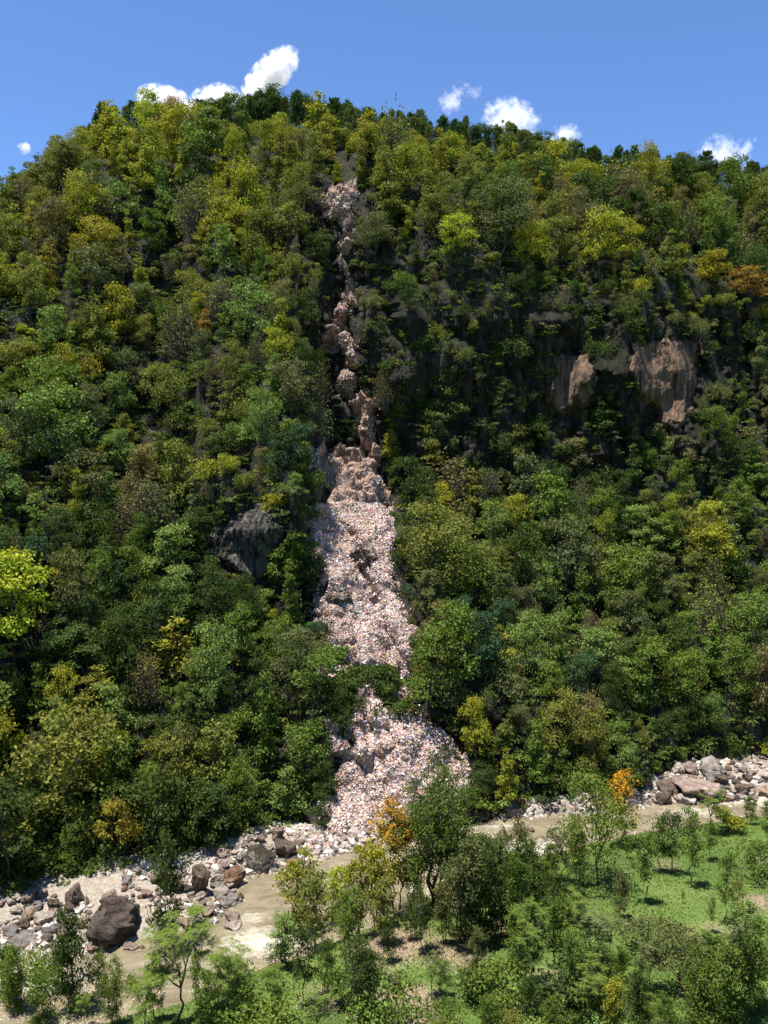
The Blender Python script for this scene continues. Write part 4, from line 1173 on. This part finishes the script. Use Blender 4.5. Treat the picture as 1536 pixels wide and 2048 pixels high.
GROUPS = {'round': 'broadleaf trees of the hillside forest', 'column': 'slender trees of the hillside forest', 'tiered': 'layered trees of the hillside forest', 'dry': 'dry shrubs on the hillside', 'shrub': 'low shrubs on the hillside'}
for c in inview:
    k, t = choose(c)
    used[k] = used.get(k, 0) + 1
    if used[k] > LIM[k]: FILL.append((c, k, t)); continue
    u, v, p, n, h, steep = c
    plant(k, random.choice(HILL[k]), (p.x, p.y + (0.3 if not steep else -0.1), p.z - 0.3), h * random.uniform(1.0, 1.4), t, GROUPS[k], widen=random.uniform(0.62, 0.98) * (1.2 if k == 'column' else 1.0), lean=(0.12 if steep else 0.0, random.uniform(-.09, .09)))
print('kinds', used, 'filled', len(FILL))
for c in outview: FILL.append((c,) + choose(c))

# pines and dark trees along the ridge
GR = 'pines along the ridge'
u = -15.0
ri = 0
while u < 1556:
    r_ = float(interp(RIDGE, u))
    for dep, dz in ((1.0, 0.0), (9.0, 1.0)):
        uu = u + random.uniform(-10, 10) + (8 if dep > 5 else 0)
        p, n = hit_hill(uu, r_ + 5)
        if p is None: continue
        if 240 < uu < 275 and dep > 5: continue
        bump = interp([(-50, 0.55), (60, 0.6), (140, 0.5), (200, 1.05), (235, 1.1), (280, 0.75), (350, 0.8), (380, 0.55), (400, 1.0), (560, 1.15), (640, 0.85), (800, 0.85), (1000, 0.9), (1150, 0.85), (1536, 0.95)], uu)
        h = random.uniform(9.0, 13.5) * bump * (1.0 if dep > 5 else 0.85)
        if uu < 140: h = random.uniform(4, 6.5)
        k = 'pine' if random.random() < 0.8 else 'round'
        plant(k, random.choice(HILL[k]), (p.x * (1 + dep / 300), p.y + dep + 2, p.z + dz - 0.3 + min(dep, 6) * 0.25), h, random.choice(['dark green', 'blue-green', 'dark green', 'grey-green'] if k == 'pine' else ['dark green', 'blue-green', 'mid green']), GR if k == 'pine' else 'dark leafy trees along the ridge', widen=random.uniform(0.9, 1.3))
    u += random.uniform(13, 20)
for uu in np.arange(-20, 1560, 13.0):
    for dr in (26, 44):
        x_ = uu + random.uniform(-6, 6); p, n = hit_hill(x_, float(interp(RIDGE, x_)) + dr + random.uniform(-4, 4))
        if p is None or not free(p, 3.4): continue
        claim(p, 3.4)
        k = random.choice(['round', 'column', 'column']); hh_ = random.uniform(3.5, 5.5)
        plant(k, random.choice(HILL[k]), (p.x, p.y, p.z - 0.3), hh_, pick(tone_weights(x_, 300), x_, 300), GROUPS[k], widen=random.uniform(0.9, 1.3))
for (px, top, tone, label) in [(548, 178, 'blue-green', 'largest dark blue green round tree on the ridge, right under the tall cloud'), (1090, 268, 'dark green', 'dark round tree on the ridge between the two right clouds'), (1265, 312, 'dark green', 'dark low round tree on the ridge at right')]:
    p, n = hit_hill(px, float(interp(RIDGE, px)) + 5)
    hgt = (float(interp(RIDGE, px)) + 5 - top) * p.y / FPX * 1.0
    plant('round', HILL['round'][1], (p.x, p.y + 2, p.z), hgt, tone, 'dark leafy trees along the ridge', widen=1.15, label=label)

# the rest of the wood, and the undergrowth, as one mass each
def merged(items, name, label, cat, leafn, leafsize):
    VV, FF, TT = [], [], []; n0 = 0
    for (loc, h, w, tone) in items:
        r = RNG
        m = leafn(h); nl = 5
        lc = r.normal(size=(nl, 3)) * np.array([w * .26, w * .26, h * .2]) + np.array([0, 0, h * .58])
        which = r.integers(0, nl, m); d = r.normal(size=(m, 3)); d /= np.linalg.norm(d, axis=1)[:, None]
        d[:, 2] = np.abs(d[:, 2]) * 0.9 - 0.15
        P = lc[which] + d * np.array([w * .3, w * .3, h * .24]) * r.uniform(0.75, 1.05, (m, 1))
        v, f = leaves(P + np.array(loc), d * 0.6 + np.array([0, 0, .3]), leafsize(h), 0.6, 0.6, r)
        cc = np.array(TONE[tone]) * r.uniform(0.85, 1.12); cl_ = (0.78 + 0.44 * r.random((nl, 1)))[which]
        VV.append(v); FF.append(f + n0); n0 += len(v); TT.append(np.repeat(cc * cl_ * (1 + .2 * (r.random((m, 1)) - .5)), 4, 0))
    o = link(name, mesh_np(name, np.concatenate(VV), np.concatenate(FF), M_LEAF, np.concatenate(TT)))
    return tag(o, label, cat, kind='stuff')
items = [((c[2].x, c[2].y + 0.3, c[2].z - 0.3), c[4], c[4] * 0.75, t) for (c, k, t) in FILL]
if items: merged(items, 'forest', 'mass of smaller trees filling the hillside between the larger ones', 'forest', lambda h: int(500 + 90 * h), lambda h: 0.42)
und = []
for _ in range(7500):
    u, v = random.uniform(-60, 1600), random.uniform(340, 1800)
    lo, hi = float(interp(FOOT, u)), float(interp(RIDGE, u))
    if v > lo or v < hi: continue
    if in_slide(u, v, 5) or in_slide(u, v - 12, 5): continue
    if in_face(u, v) or in_face(u, v - 14): continue
    if in_mask(DARK_MASK, u, v) and n.z < 0.5 and random.random() < 0.75: continue
    p, n = hit_hill(u, v)
    if p is None: continue
    if n.z < 0.42 and random.random() < 0.6: continue
    tw = tone_weights(u, v); tw = {k: w for k, w in tw.items() if k not in ('golden', 'rusty orange', 'yellow-green')}; tw['dark green'] = tw.get('dark green', 0) + 4
    h = random.uniform(1.0, 2.4)
    und.append(((p.x, p.y, p.z - 0.2), h, h * 1.5, pick(tw)))
for u in np.arange(-30, 1570, 5.0):
    for dv in (1.5, 8, 16):
        p, n = hit_hill(u + random.uniform(-3, 3), float(interp(RIDGE, u)) + dv + random.uniform(-1, 3))
        if p is not None:
            h = random.uniform(1.6, 3.2); und.append(((p.x, p.y + (1.0 if dv < 5 else 0), p.z - 0.3), h, h * 1.4, random.choice(['dark green', 'mid green', 'olive', 'dark green'])))
merged(und, 'undergrowth', 'dark green undergrowth covering the hillside between the trees', 'undergrowth', lambda h: 110, lambda h: 0.42)

# ------------------------------------------------------------ near bank trees
YG = [mk_young(71), mk_young(72, h=6.5, w=3.6, clumps=100), mk_young(73, h=7.5, w=2.8, low=0.38), mk_young(74, h=6, w=3.8, clumps=110, low=0.22), mk_young(75, h=7, w=3.4, stems=2, clumps=110)]
YD = [mk_young(81, h=7, w=4.2, clumps=170, per=13, low=0.16), mk_young(82, h=8, w=3.8, clumps=180, low=0.2, stems=2), mk_young(83, h=7.5, w=4.6, clumps=200, low=0.12, stems=3)]
YT = [mk_young(91, h=9, w=3.6, clumps=150, per=13, stems=3, low=0.25, leaf=0.3, asp=0.55), mk_young(92, h=9, w=4.2, clumps=170, stems=2, low=0.25, leaf=0.32, asp=0.55)]
YO = [mk_young(93, h=12, w=5.0, clumps=240, stems=3, low=0.28, leaf=0.34, asp=0.55, top_tint=(1.6, 0.88, 0.8)), mk_young(94, h=9, w=3.6, clumps=150, stems=2, low=0.3, leaf=0.3, top_tint=(1.7, 0.9, 0.8))]
YB = [mk_young(95, h=16, w=11.0, clumps=560, per=15, stems=5, low=0.3, leaf=0.36, sig=0.45, asp=0.55, trunk_r=0.2)]
YR = [mk_round(96, h=10, w=8.5, nl=10, clumps=330, per=13, sig=0.38, leaf=0.28, low=0.3, trunk_r=0.17), mk_round(97, h=7, w=6, nl=9, clumps=260, per=13, sig=0.3, leaf=0.24, low=0.2)]
YP = [mk_pinnate(101, h=8, w=5.5, tips=44), mk_pinnate(102, h=7.5, w=5.5, tips=48), mk_pinnate(103, h=9, w=5.0, tips=46)]
YS = [mk_shrub(111, 2.4, 3.4, 110, 13, 0.22), mk_shrub(112, 1.8, 3.0, 90, 13, 0.2), mk_shrub(113, 3.2, 3.0, 120, 13, 0.26)]
YX = [mk_dry(121, 3, 2.6, 160), mk_dry(122, 5, 3.4, 240)]
SETS = {'g': (YG, 'young_tree', 'tree', 'young thin trunked tree'), 'd': (YD, 'bushy_tree', 'tree', 'dense bushy tree'), 't': (YT, 'tall_tree', 'tree', 'tall airy several stemmed tree'), 'o': (YO, 'orange_topped_tree', 'tree', 'orange topped tree'),
        'b': (YB, 'large_tree', 'tree', 'large many stemmed tree'), 'r': (YR, 'broadleaf_tree', 'tree', 'full round crowned tree'), 'p': (YP, 'feathery_tree', 'tree', 'tree with large feathery leaves'), 's': (YS, 'shrub', 'shrub', 'low leafy bush'), 'x': (YX, 'twiggy_shrub', 'shrub', 'thin twiggy bush')}
NEARG = {'g': 'young trees on the meadow', 'd': 'dense trees of the near bank', 't': 'tall airy trees of the near bank', 'o': 'orange topped trees of the near bank', 'b': None, 'r': 'round trees of the near bank', 'p': 'feathery leaved trees of the near bank', 's': 'bushes of the near bank', 'x': 'twiggy bushes of the near bank'}
def near(px, base, top, k, var, tone, wid=1.0, label=None):
    p = hit_ground(px, base)
    if base > 2055:      # foot below the frame: stand it on the slope nearer the camera
        p0 = hit_ground(px, 2044); y = p0.y - (base - 2044) * 0.045; x = p0.x * y / p0.y; p = Vector((x, y, float(ground_z(x, y))))
    h = max(0.8, CAM_H + p.y * rowslope(top) - p.z)
    S_, nm, ct, wrd = SETS[k]
    if k in 'dgp': wid *= 0.78; h *= 1.08 if base < 1950 else 1.04
    plant(k, S_[var % len(S_)], (p.x, p.y, p.z), h, tone, NEARG[k], widen=wid, name=nm, cat=ct, label=label, word=wrd, jit=0.1)
NEAR = [
 (870, 1812, 1538, 'b', 0, 'mid green', 0.8, 'largest dark green many stemmed tree in front of the litter fan foot'),
 (793, 1835, 1596, 'o', 0, 'yellow-green', 0.9, 'tall tree with an orange top left of the largest riverside tree'),
 (1195, 1768, 1562, 'r', 0, 'mid green', 0.85, 'full round green tree at the near edge of the river, meadow left end'),
 (1250, 1692, 1546, 'o', 1, 'yellow-green', 1.25, 'orange topped tree behind the full round green tree'),
 (1318, 1745, 1652, 'g', 1, 'mid green', 1.0, None), (1288, 1808, 1682, 'g', 2, 'mid green', 1.0, None), (1382, 1772, 1636, 'g', 0, 'mid green', 0.9, None),
 (1343, 1745, 1640, 'g', 3, 'dark green', 0.9, None), (1420, 1722, 1652, 'g', 1, 'mid green', 0.9, None), (1450, 1851, 1722, 'g', 0, 'mid green', 0.9, None),
 (1473, 1830, 1768, 'g', 3, 'olive', 0.9, None), (1423, 1866, 1800, 'g', 2, 'olive', 0.8, None), (1365, 1808, 1784, 'g', 2, 'mid green', 0.7, 'tiny sapling alone in the open meadow'),
 (1255, 1716, 1676, 'g', 4, 'mid green', 1.0, None), (1423, 1668, 1585, 'p', 0, 'mid green', 1.0, 'feathery leaved tree on the bank before the pale right rocks'),
 (1118, 1762, 1666, 'g', 4, 'grey-green', 1.2, None), (1040, 1694, 1640, 'x', 0, 'brown-tinged', 1.0, 'bare twiggy bush before the white rapid'),
 (1088, 1812, 1722, 't', 0, 'bright lime', 0.6, 'small bright yellow tree at the left end of the meadow'),
 (1063, 1986, 1830, 'p', 1, 'mid green', 1.0, 'dark forked tree with drooping feathery leaves in the lower middle'),
 (863, 1996, 1915, 'p', 0, 'mid green', 0.8, None), (886, 1994, 1922, 'g', 4, 'mid green', 1.0, None),
 (910, 1870, 1735, 'd', 0, 'dark green', 1.0, None), (935, 1902, 1700, 'd', 1, 'grey-green', 1.0, None), (965, 1890, 1690, 'd', 2, 'dark green', 0.9, None), (1000, 1880, 1700, 'd', 0, 'grey-green', 0.9, None),
 (1030, 1896, 1715, 'd', 1, 'mid green', 0.9, None), (1055, 1855, 1690, 'd', 2, 'dark green', 0.8, None), (990, 1832, 1690, 'd', 1, 'grey-green', 0.9, None), (1085, 1842, 1740, 'd', 0, 'dark green', 0.9, None), (1120, 1850, 1760, 'd', 0, 'dark green', 0.9, None),
 (843, 1906, 1798, 'g', 1, 'dark green', 1.1, None), (820, 1880, 1800, 'd', 0, 'grey-green', 0.9, None),
 (1148, 1932, 1792, 'p', 2, 'mid green', 0.9, None), (1183, 1942, 1832, 'p', 1, 'grey-green', 0.9, None), (1218, 1926, 1832, 'p', 0, 'grey-green', 1.0, None), (1240, 1842, 1756, 'd', 0, 'grey-green', 0.9, None), (1160, 1850, 1745, 'g', 1, 'dark green', 1.0, None),
 (1360, 1992, 1850, 'r', 1, 'grey-green', 1.0, 'full rounded grey green tree in the lower right'), (1300, 1985, 1880, 'p', 2, 'grey-green', 1.0, None), (1420, 2005, 1880, 'd', 0, 'mid green', 1.0, None),
 (1223, 2085, 1950, 't', 0, 'yellow-green', 0.9, 'yellow flowering looking tree at the bottom edge, lower right'),
 (1440, 2088, 1905, 'd', 2, 'mid green', 1.1, None), (1510, 2030, 1850, 'd', 1, 'mid green', 1.1, None), (1490, 1930, 1840, 'x', 1, 'grey-green', 1.3, 'pale twiggy bush at the right edge below the meadow'), (1530, 1760, 1690, 's', 0, 'mid green', 1.0, None), (1500, 1740, 1700, 'd', 0, 'mid green', 1.0, None),
 (953, 2004, 1925, 's', 2, 'dark green', 1.0, None), (1015, 2012, 1932, 's', 0, 'mid green', 1.2, None),
 (592, 1896, 1700, 't', 0, 'yellow-green', 0.85, 'tall airy yellow green tree in front of the brown pool, left of the yellow pair'),
 (672, 1872, 1735, 't', 1, 'bright lime', 0.85, 'bright yellow tree in front of the river, left of the taller yellow one'), (748, 1858, 1685, 't', 1, 'yellow-green', 0.75, 'taller yellow green tree left of the orange topped tree'), (712, 1882, 1700, 't', 0, 'yellow-green', 0.8, None),
 (607, 2012, 1868, 'g', 0, 'dark green', 1.1, None), (730, 2050, 1885, 'd', 2, 'dark green', 1.0, None), (690, 2010, 1930, 's', 2, 'mid green', 1.0, None),
 (140, 2045, 1845, 'd', 0, 'dark green', 0.9, 'dark dense tree left of the huge dark boulder, at the bottom'), (25, 2062, 1895, 'd', 1, 'mid green', 1.0, None), (225, 2062, 1925, 'd', 2, 'mid green', 0.9, None), (80, 2090, 1960, 'd', 0, 'mid green', 1.1, None),
 (335, 1915, 1698, 'd', 0, 'dark green', 0.7, 'dark green tree growing right of the huge dark boulder'),
 (355, 2062, 1845, 'p', 1, 'mid green', 1.1, 'large spreading tree with feathery leaves at the bottom left'), (460, 2070, 1888, 'p', 0, 'mid green', 1.1, None), (545, 2064, 1935, 'p', 2, 'mid green', 1.0, None), (290, 2100, 1950, 'p', 2, 'mid green', 1.0, None),
 (410, 2110, 1960, 'd', 0, 'mid green', 1.0, None), (170, 2110, 1990, 'p', 0, 'mid green', 1.0, None), (640, 2110, 1985, 'p', 1, 'mid green', 0.9, None), (520, 2120, 2000, 's', 0, 'mid green', 1.2, None),
 (560, 1930, 1890, 's', 0, 'dark green', 0.9, None), (1240, 1992, 1900, 'd', 0, 'mid green', 0.9, None), (1150, 2010, 1930, 's', 1, 'dark green', 1.2, None), (1330, 2090, 1985, 'd', 1, 'mid green', 1.0, None), (1100, 2090, 2000, 'd', 0, 'mid green', 1.0, None),
 (980, 2100, 1990, 'd', 2, 'mid green', 1.0, None), (880, 2090, 2015, 's', 0, 'mid green', 1.2, None), (1500, 1650, 1600, 'd', 0, 'mid green', 1.0, None), (1536, 1700, 1615, 'g', 1, 'mid green', 1.0, None), (1460, 1665, 1610, 's', 2, 'yellow-green', 1.0, None),
 (632, 1905, 1760, 'g', 4, 'olive', 1.2, None), (700, 1925, 1800, 'g', 1, 'mid green', 1.2, None), (830, 1840, 1700, 't', 0, 'mid green', 0.8, None), (770, 1890, 1760, 't', 1, 'olive', 0.9, None),
 (920, 1800, 1670, 't', 1, 'dark green', 0.8, None), (960, 1790, 1680, 'g', 0, 'mid green', 1.1, None), (1010, 1775, 1675, 'g', 1, 'grey-green', 1.1, None), (1060, 1770, 1690, 'g', 3, 'mid green', 1.1, None), (1150, 1730, 1640, 'g', 2, 'mid green', 1.1, None), (1100, 1790, 1700, 'd', 0, 'mid green', 0.9, None), (120, 2010, 1900, 'g', 1, 'mid green', 1.1, None), (200, 2020, 1910, 'g', 2, 'mid green', 1.1, None), (10, 2020, 1900, 'd', 0, 'mid green', 0.9, None),
 (1070, 1880, 1730, 'd', 1, 'dark green', 0.9, None), (1100, 1900, 1775, 'd', 2, 'dark green', 0.8, None), (950, 1860, 1700, 'd', 0, 'dark green', 0.8, None), (1015, 1850, 1705, 'd', 2, 'mid green', 0.8, None), (890, 1890, 1760, 'd', 1, 'grey-green', 0.9, None), (1045, 1820, 1700, 'g', 4, 'dark green', 1.2, None),
 (1400, 2050, 1900, 'd', 1, 'mid green', 1.0, None), (1475, 2060, 1890, 'd', 0, 'dark green', 1.0, None), (1180, 2050, 1930, 'p', 0, 'mid green', 1.0, None), (1280, 2070, 1930, 'd', 1, 'dark green', 1.0, None), 
 (1060, 2060, 1960, 'd', 0, 'dark green', 1.0, None), (780, 2070, 1990, 's', 1, 'mid green', 1.2, None), (60, 2000, 1930, 's', 0, 'mid green', 1.2, None), (250, 2010, 1950, 's', 2, 'mid green', 1.2, None), (390, 2000, 1900, 'd', 1, 'mid green', 0.7, None), (480, 2000, 1930, 'd', 2, 'mid green', 0.9, None), (310, 2040, 1925, 'd', 0, 'mid green', 0.9, None),
 (775, 1925, 1850, 'd', 0, 'dark green', 0.9, None), (1155, 1770, 1650, 'd', 1, 'mid green', 0.8, None), (655, 1990, 1890, 'd', 0, 'mid green', 0.8, None), (925, 1790, 1690, 'g', 1, 'mid green', 1.0, None),
 (455, 1990, 1935, 's', 0, 'mid green', 1.3, None), (1390, 1940, 1870, 's', 2, 'grey-green', 1.2, None), (1300, 1900, 1840, 's', 0, 'grey-green', 1.2, None), (1470, 1930, 1880, 's', 0, 'mid green', 1.2, None)]
for a in NEAR: near(*a)
# slender young trees scattered over the lower meadow
ys_pts = []
tries = 0
while len(ys_pts) < 12 and tries < 4000:
    tries += 1
    x, b_ = random.uniform(560, 1540), random.uniform(1860, 2060)
    if 1230 < x < 1480 and b_ < 1930: continue
    if 745 < x < 865 and b_ > 1940: continue
    if b_ < 1990 - (x - 400) * 0.3 and x < 900: continue
    if any(abs(x - a) < 42 and abs(b_ - c) < 34 for a, c in ys_pts): continue
    ys_pts.append((x, b_))
    near(x, b_, b_ - random.uniform(95, 150), random.choice(['g', 'g', 'g', 't', 'd']), random.randrange(5), random.choice(['mid green', 'mid green', 'dark green', 'grey-green', 'pale green']), random.uniform(0.85, 1.15))
# low bushes of the bank between them
nb_ = 0
while nb_ < 60:
    x, y = random.uniform(-10, 1546), random.uniform(1850, 2140)
    if 1230 < x < 1500 and y < 1900: continue
    if 760 < x < 850 and 1940 < y < 2048: continue
    if y < 1990 - (x - 400) * 0.45 and x < 900: continue
    p = at_level(x, y, 5.0)
    h = random.uniform(0.6, 1.6) if y < 2040 else random.uniform(1.0, 2.2)
    z = float(ground_z(p.x, p.y))
    if z > CAM_H + p.y * rowslope(1980) - h and y < 2040: continue
    plant('s', random.choice(YS), (p.x, p.y, z), h, random.choice(['mid green', 'dark green', 'grey-green', 'olive', 'mid green', 'pale green']), NEARG['s'], name='shrub', cat='shrub', word='low leafy bush', widen=random.uniform(0.9, 1.4))
    nb_ += 1

# grass of the meadow
gp = []
for _ in range(170000):
    x, y = random.uniform(-42, 66), random.uniform(60, 125)
    gp.append((x, y))
gp = np.array(gp); ok = gp[:, 1] < near_bank(gp[:, 0]) - 0.4
gp = gp[ok]
dmask = np.zeros(len(gp))
for px, py, rr_, s in [(800, 2000, 4.5, 1.0), (790, 2045, 4, 1.0), (1500, 1790, 5, 0.6), (780, 1850, 5, 0.6), (1030, 1820, 5, 0.5), (1440, 1850, 4, .6)]:
    p = at_level(px, py, 4.0); dmask = np.maximum(dmask, s * np.exp(-((gp[:, 0] - p.x) ** 2 + (gp[:, 1] - p.y) ** 2) / rr_ ** 2))
gp = gp[RNG.random(len(gp)) > dmask * 1.1]
pn = fbm(np.stack([gp[:, 0] / 5, gp[:, 1] / 5, gp[:, 0] * 0], -1), 3, 44)
gp3 = np.stack([gp[:, 0], gp[:, 1], ground_z(gp[:, 0], gp[:, 1])], -1)
n = len(gp3)
D = RNG.normal(size=(n, 3)) * 1.0 + np.array([0, 0, 0.9]); D /= np.linalg.norm(D, axis=1)[:, None]
b = np.cross(D, RNG.normal(size=(n, 3))); b /= np.linalg.norm(b, axis=1)[:, None]
hh = (RNG.uniform(0.08, 0.24, n) * (1 + 0.5 * pn))[:, None]
gv = np.stack([gp3 - b * 0.07, gp3 + D * hh * 0.6 - b * 0.1 + b * 0.02, gp3 + D * hh, gp3 + b * 0.07], 1).reshape(-1, 3)
gcol = np.where((RNG.random(n) < 0.5 + 0.5 * pn)[:, None], np.array([[0.165, 0.21, 0.052]]), np.array([[0.105, 0.155, 0.04]])) * RNG.uniform(0.8, 1.2, (n, 1))
tag(link('grass', mesh_np('grass', gv, np.arange(n)[:, None] * 4 + np.array([[0, 1, 2, 3]]), M_LEAF, np.repeat(gcol, 4, 0))), 'short bright green grass covering the meadow between the young trees', 'grass', kind='stuff')

# ------------------------------------------------------------ clouds, real volumes far behind the ridge
def cloud(px, py, w, h, rot, dens, label, seed, wisp=0.5):
    dist = 1500.0
    c = CAM + ray(px, py) * dist
    s = dist / FPX
    v, f = ICO2
    ob = link('cloud', mesh_np('cloud', v * 1.0, f, None or [], None, True))
    ob.location = c; ob.scale = (w * s / 2, max(w, h) * s * 0.35, h * s / 2); ob.rotation_euler = (0, -rot, 0)
    m, nt, N, L, out = newmat('cloud_vapour')
    tc = N.new('ShaderNodeTexCoord')
    mp = N.new('ShaderNodeMapping'); mp.inputs['Location'].default_value = (seed * 3.1, seed * 1.7, 0); mp.inputs['Scale'].default_value = (w / 60.0, max(w, h) / 80, h / 60.0)
    L.new(tc.outputs['Object'], mp.inputs[0])
    n1 = noise(N, L, mp.outputs[0], 1.9, 8, 0.62, 0.25)
    ln = N.new('ShaderNodeVectorMath'); ln.operation = 'LENGTH'; L.new(tc.outputs['Object'], ln.inputs[0])
    fall = math_(N, L, 'SUBTRACT', 1.0, ln.outputs['Value'])
    a = math_(N, L, 'SUBTRACT', math_(N, L, 'MULTIPLY', fall, 2.2), 1.0)
    b = math_(N, L, 'SUBTRACT', n1.outputs[0], wisp)
    b = math_(N, L, 'MULTIPLY', b, 9.0)
    q = math_(N, L, 'ADD', a, b)
    edge = math_(N, L, 'MULTIPLY', fall, 6.0, True)
    q = math_(N, L, 'MULTIPLY', math_(N, L, 'MULTIPLY', q, 0.8, True), edge)
    q = math_(N, L, 'MULTIPLY', q, dens)
    vs = N.new('ShaderNodeVolumePrincipled'); vs.inputs['Color'].default_value = (1, 1, 1, 1); vs.inputs['Anisotropy'].default_value = 0.2
    L.new(q, vs.inputs['Density']); L.new(vs.outputs[0], out.inputs['Volume'])
    m.cycles.volume_step_rate = 0.35
    ob.data.materials.append(m)
    tag(ob, label, 'cloud', 'clouds behind the ridge')
cloud(540, 152, 155, 66, R(42), 0.11, 'tallest white cloud rising diagonally behind the ridge at centre left', 1, 0.42)
cloud(325, 198, 115, 56, R(-5), 0.09, 'small white puffy cloud behind the ridge left of the tallest one', 2, 0.42)
cloud(430, 198, 110, 56, R(10), 0.09, 'low white cloud in the dip between the two left puffs', 3, 0.42)
cloud(382, 225, 60, 60, 0, 0.14, 'white cloud scrap showing in the gap of the ridge trees', 9, 0.42)
cloud(1022, 240, 130, 95, R(-15), 0.045, 'fluffy white cloud right of centre above the ridge', 4, 0.45)
cloud(905, 200, 95, 55, R(50), 0.035, 'thin torn wisp of cloud left of the fluffy one', 5, 0.5)
cloud(950, 185, 50, 40, R(-20), 0.02, 'faint scrap of cloud between the wisp and the fluffy cloud', 6, 0.5)
cloud(1130, 272, 85, 50, R(5), 0.04, 'small round white cloud low over the dark ridge tree', 7, 0.46)
cloud(1450, 308, 125, 75, R(-20), 0.035, 'ragged white cloud over the ridge near the right edge', 8, 0.48)
cloud(1495, 295, 60, 30, R(55), 0.035, 'thin cloud arm reaching up right of the ragged cloud', 10, 0.5)
cloud(48, 296, 30, 26, 0, 0.07, 'tiny white cloud at the far left over the falling ridge', 11, 0.42)

# ------------------------------------------------------------ labels that single out each plant and stone
LAND = [('the top patch of litter', 685, 400), ('the thin litter streak', 692, 560), ('the pink ledge in the gully', 670, 680), ('the gully floor', 690, 930), ('the head of the litter fan', 700, 1040), ('the brown outcrop in the litter', 730, 1110),
        ('the grey rock face', 500, 1090), ('the orange cliff', 1330, 760), ('the tan rock face', 1140, 760), ('the green strip crossing the litter', 745, 1345), ('the lowest litter fan', 790, 1540),
        ('the lime tree at the left edge', 22, 1215), ('the tall golden tree', 350, 1305), ('the bright tree above the cliffs', 918, 485), ('the rusty tree under the ridge', 345, 240), ('the rusty tree at the right edge', 1500, 575), ('the mint green tree at left', 60, 1035),
        ('the dull golden tree', 988, 1290), ('the grey green spreading tree', 915, 830), ('the reddish brown tree top', 1150, 925), ('the feathery tree at the cliff foot', 1320, 1090), ('the bright feathery tree at lower right', 1200, 1320),
        ('the huge dark boulder', 232, 1838), ('the moss capped boulder', 523, 1722), ('the white rapid', 520, 1892), ('the brown pool', 540, 1800), ('the small boulder pile across the river', 1085, 1608), ('the pale right bank slab', 1400, 1583),
        ('the largest riverside tree', 870, 1680), ('the orange topped tree', 793, 1650), ('the round tree by the river', 1195, 1660), ('the sapling in the open meadow', 1365, 1797), ('the bare dirt patch', 800, 1995), ('the bottom yellow tree', 1223, 2000), ('the forked feathery tree', 1063, 1910),
        ('the tall cloud', 545, 165), ('the fluffy cloud', 1022, 240), ('the ragged right cloud', 1450, 305), ('the left end of the ridge', 215, 215), ('the big grey angular boulder', 1430, 1546), ('the golden tree on the dark wall', 553, 520), ('the glowing yellow green tree', 222, 1520), ('the yellow green tree above the orange cliff', 1250, 490)]
DIRS = ['right of', 'below right of', 'below', 'below left of', 'left of', 'above left of', 'above', 'above right of']
ORD = ['nearest', 'second nearest', 'third nearest', 'fourth nearest', 'fifth nearest', 'sixth nearest', 'seventh nearest', 'eighth nearest']
def auto_labels(entries):
    opts = {}
    for i, e in enumerate(entries):
        for li, (ln, lx, ly) in enumerate(LAND):
            dx, dy = e['px'] - lx, e['py'] - ly; d = math.hypot(dx, dy)
            if d < 6 or d > 700: continue
            k = int(((math.degrees(math.atan2(dy, dx)) + 22.5) % 360) // 45)
            opts.setdefault((e['tone'], e['word'], li, k), []).append((d, i))
    best = {}
    for key, lst in opts.items():
        lst.sort()
        for r_, (d, i) in enumerate(lst[:8]):
            cost = r_ * 90 + d
            txt = '%s %s, %s %s %s' % (key[0], key[1], ORD[r_], DIRS[key[3]], LAND[key[2]][0])
            if len(txt.replace('-', ' ').split()) > 16: continue
            if i not in best or cost < best[i][0]: best[i] = (cost, '%s %s, %s %s %s' % (key[0], key[1], ORD[r_], DIRS[key[3]], LAND[key[2]][0]))
    for i, e in enumerate(entries):
        if e['label']: continue
        if i in best: e['o']['label'] = best[i][1]
        else: e['o']['label'] = '%s %s in the crowded middle of the forest slope' % (e['tone'], e['word'])
auto_labels(TREES)
BE = []
for (o, tone, px, py, w, label) in BOULDERS:
    BE.append(dict(o=o, tone=tone, word=('large boulder' if w > 22 else 'boulder' if w > 13 else 'small boulder'), px=px, py=py, label=label))
auto_labels(BE)
print('objects', len(bpy.data.objects))
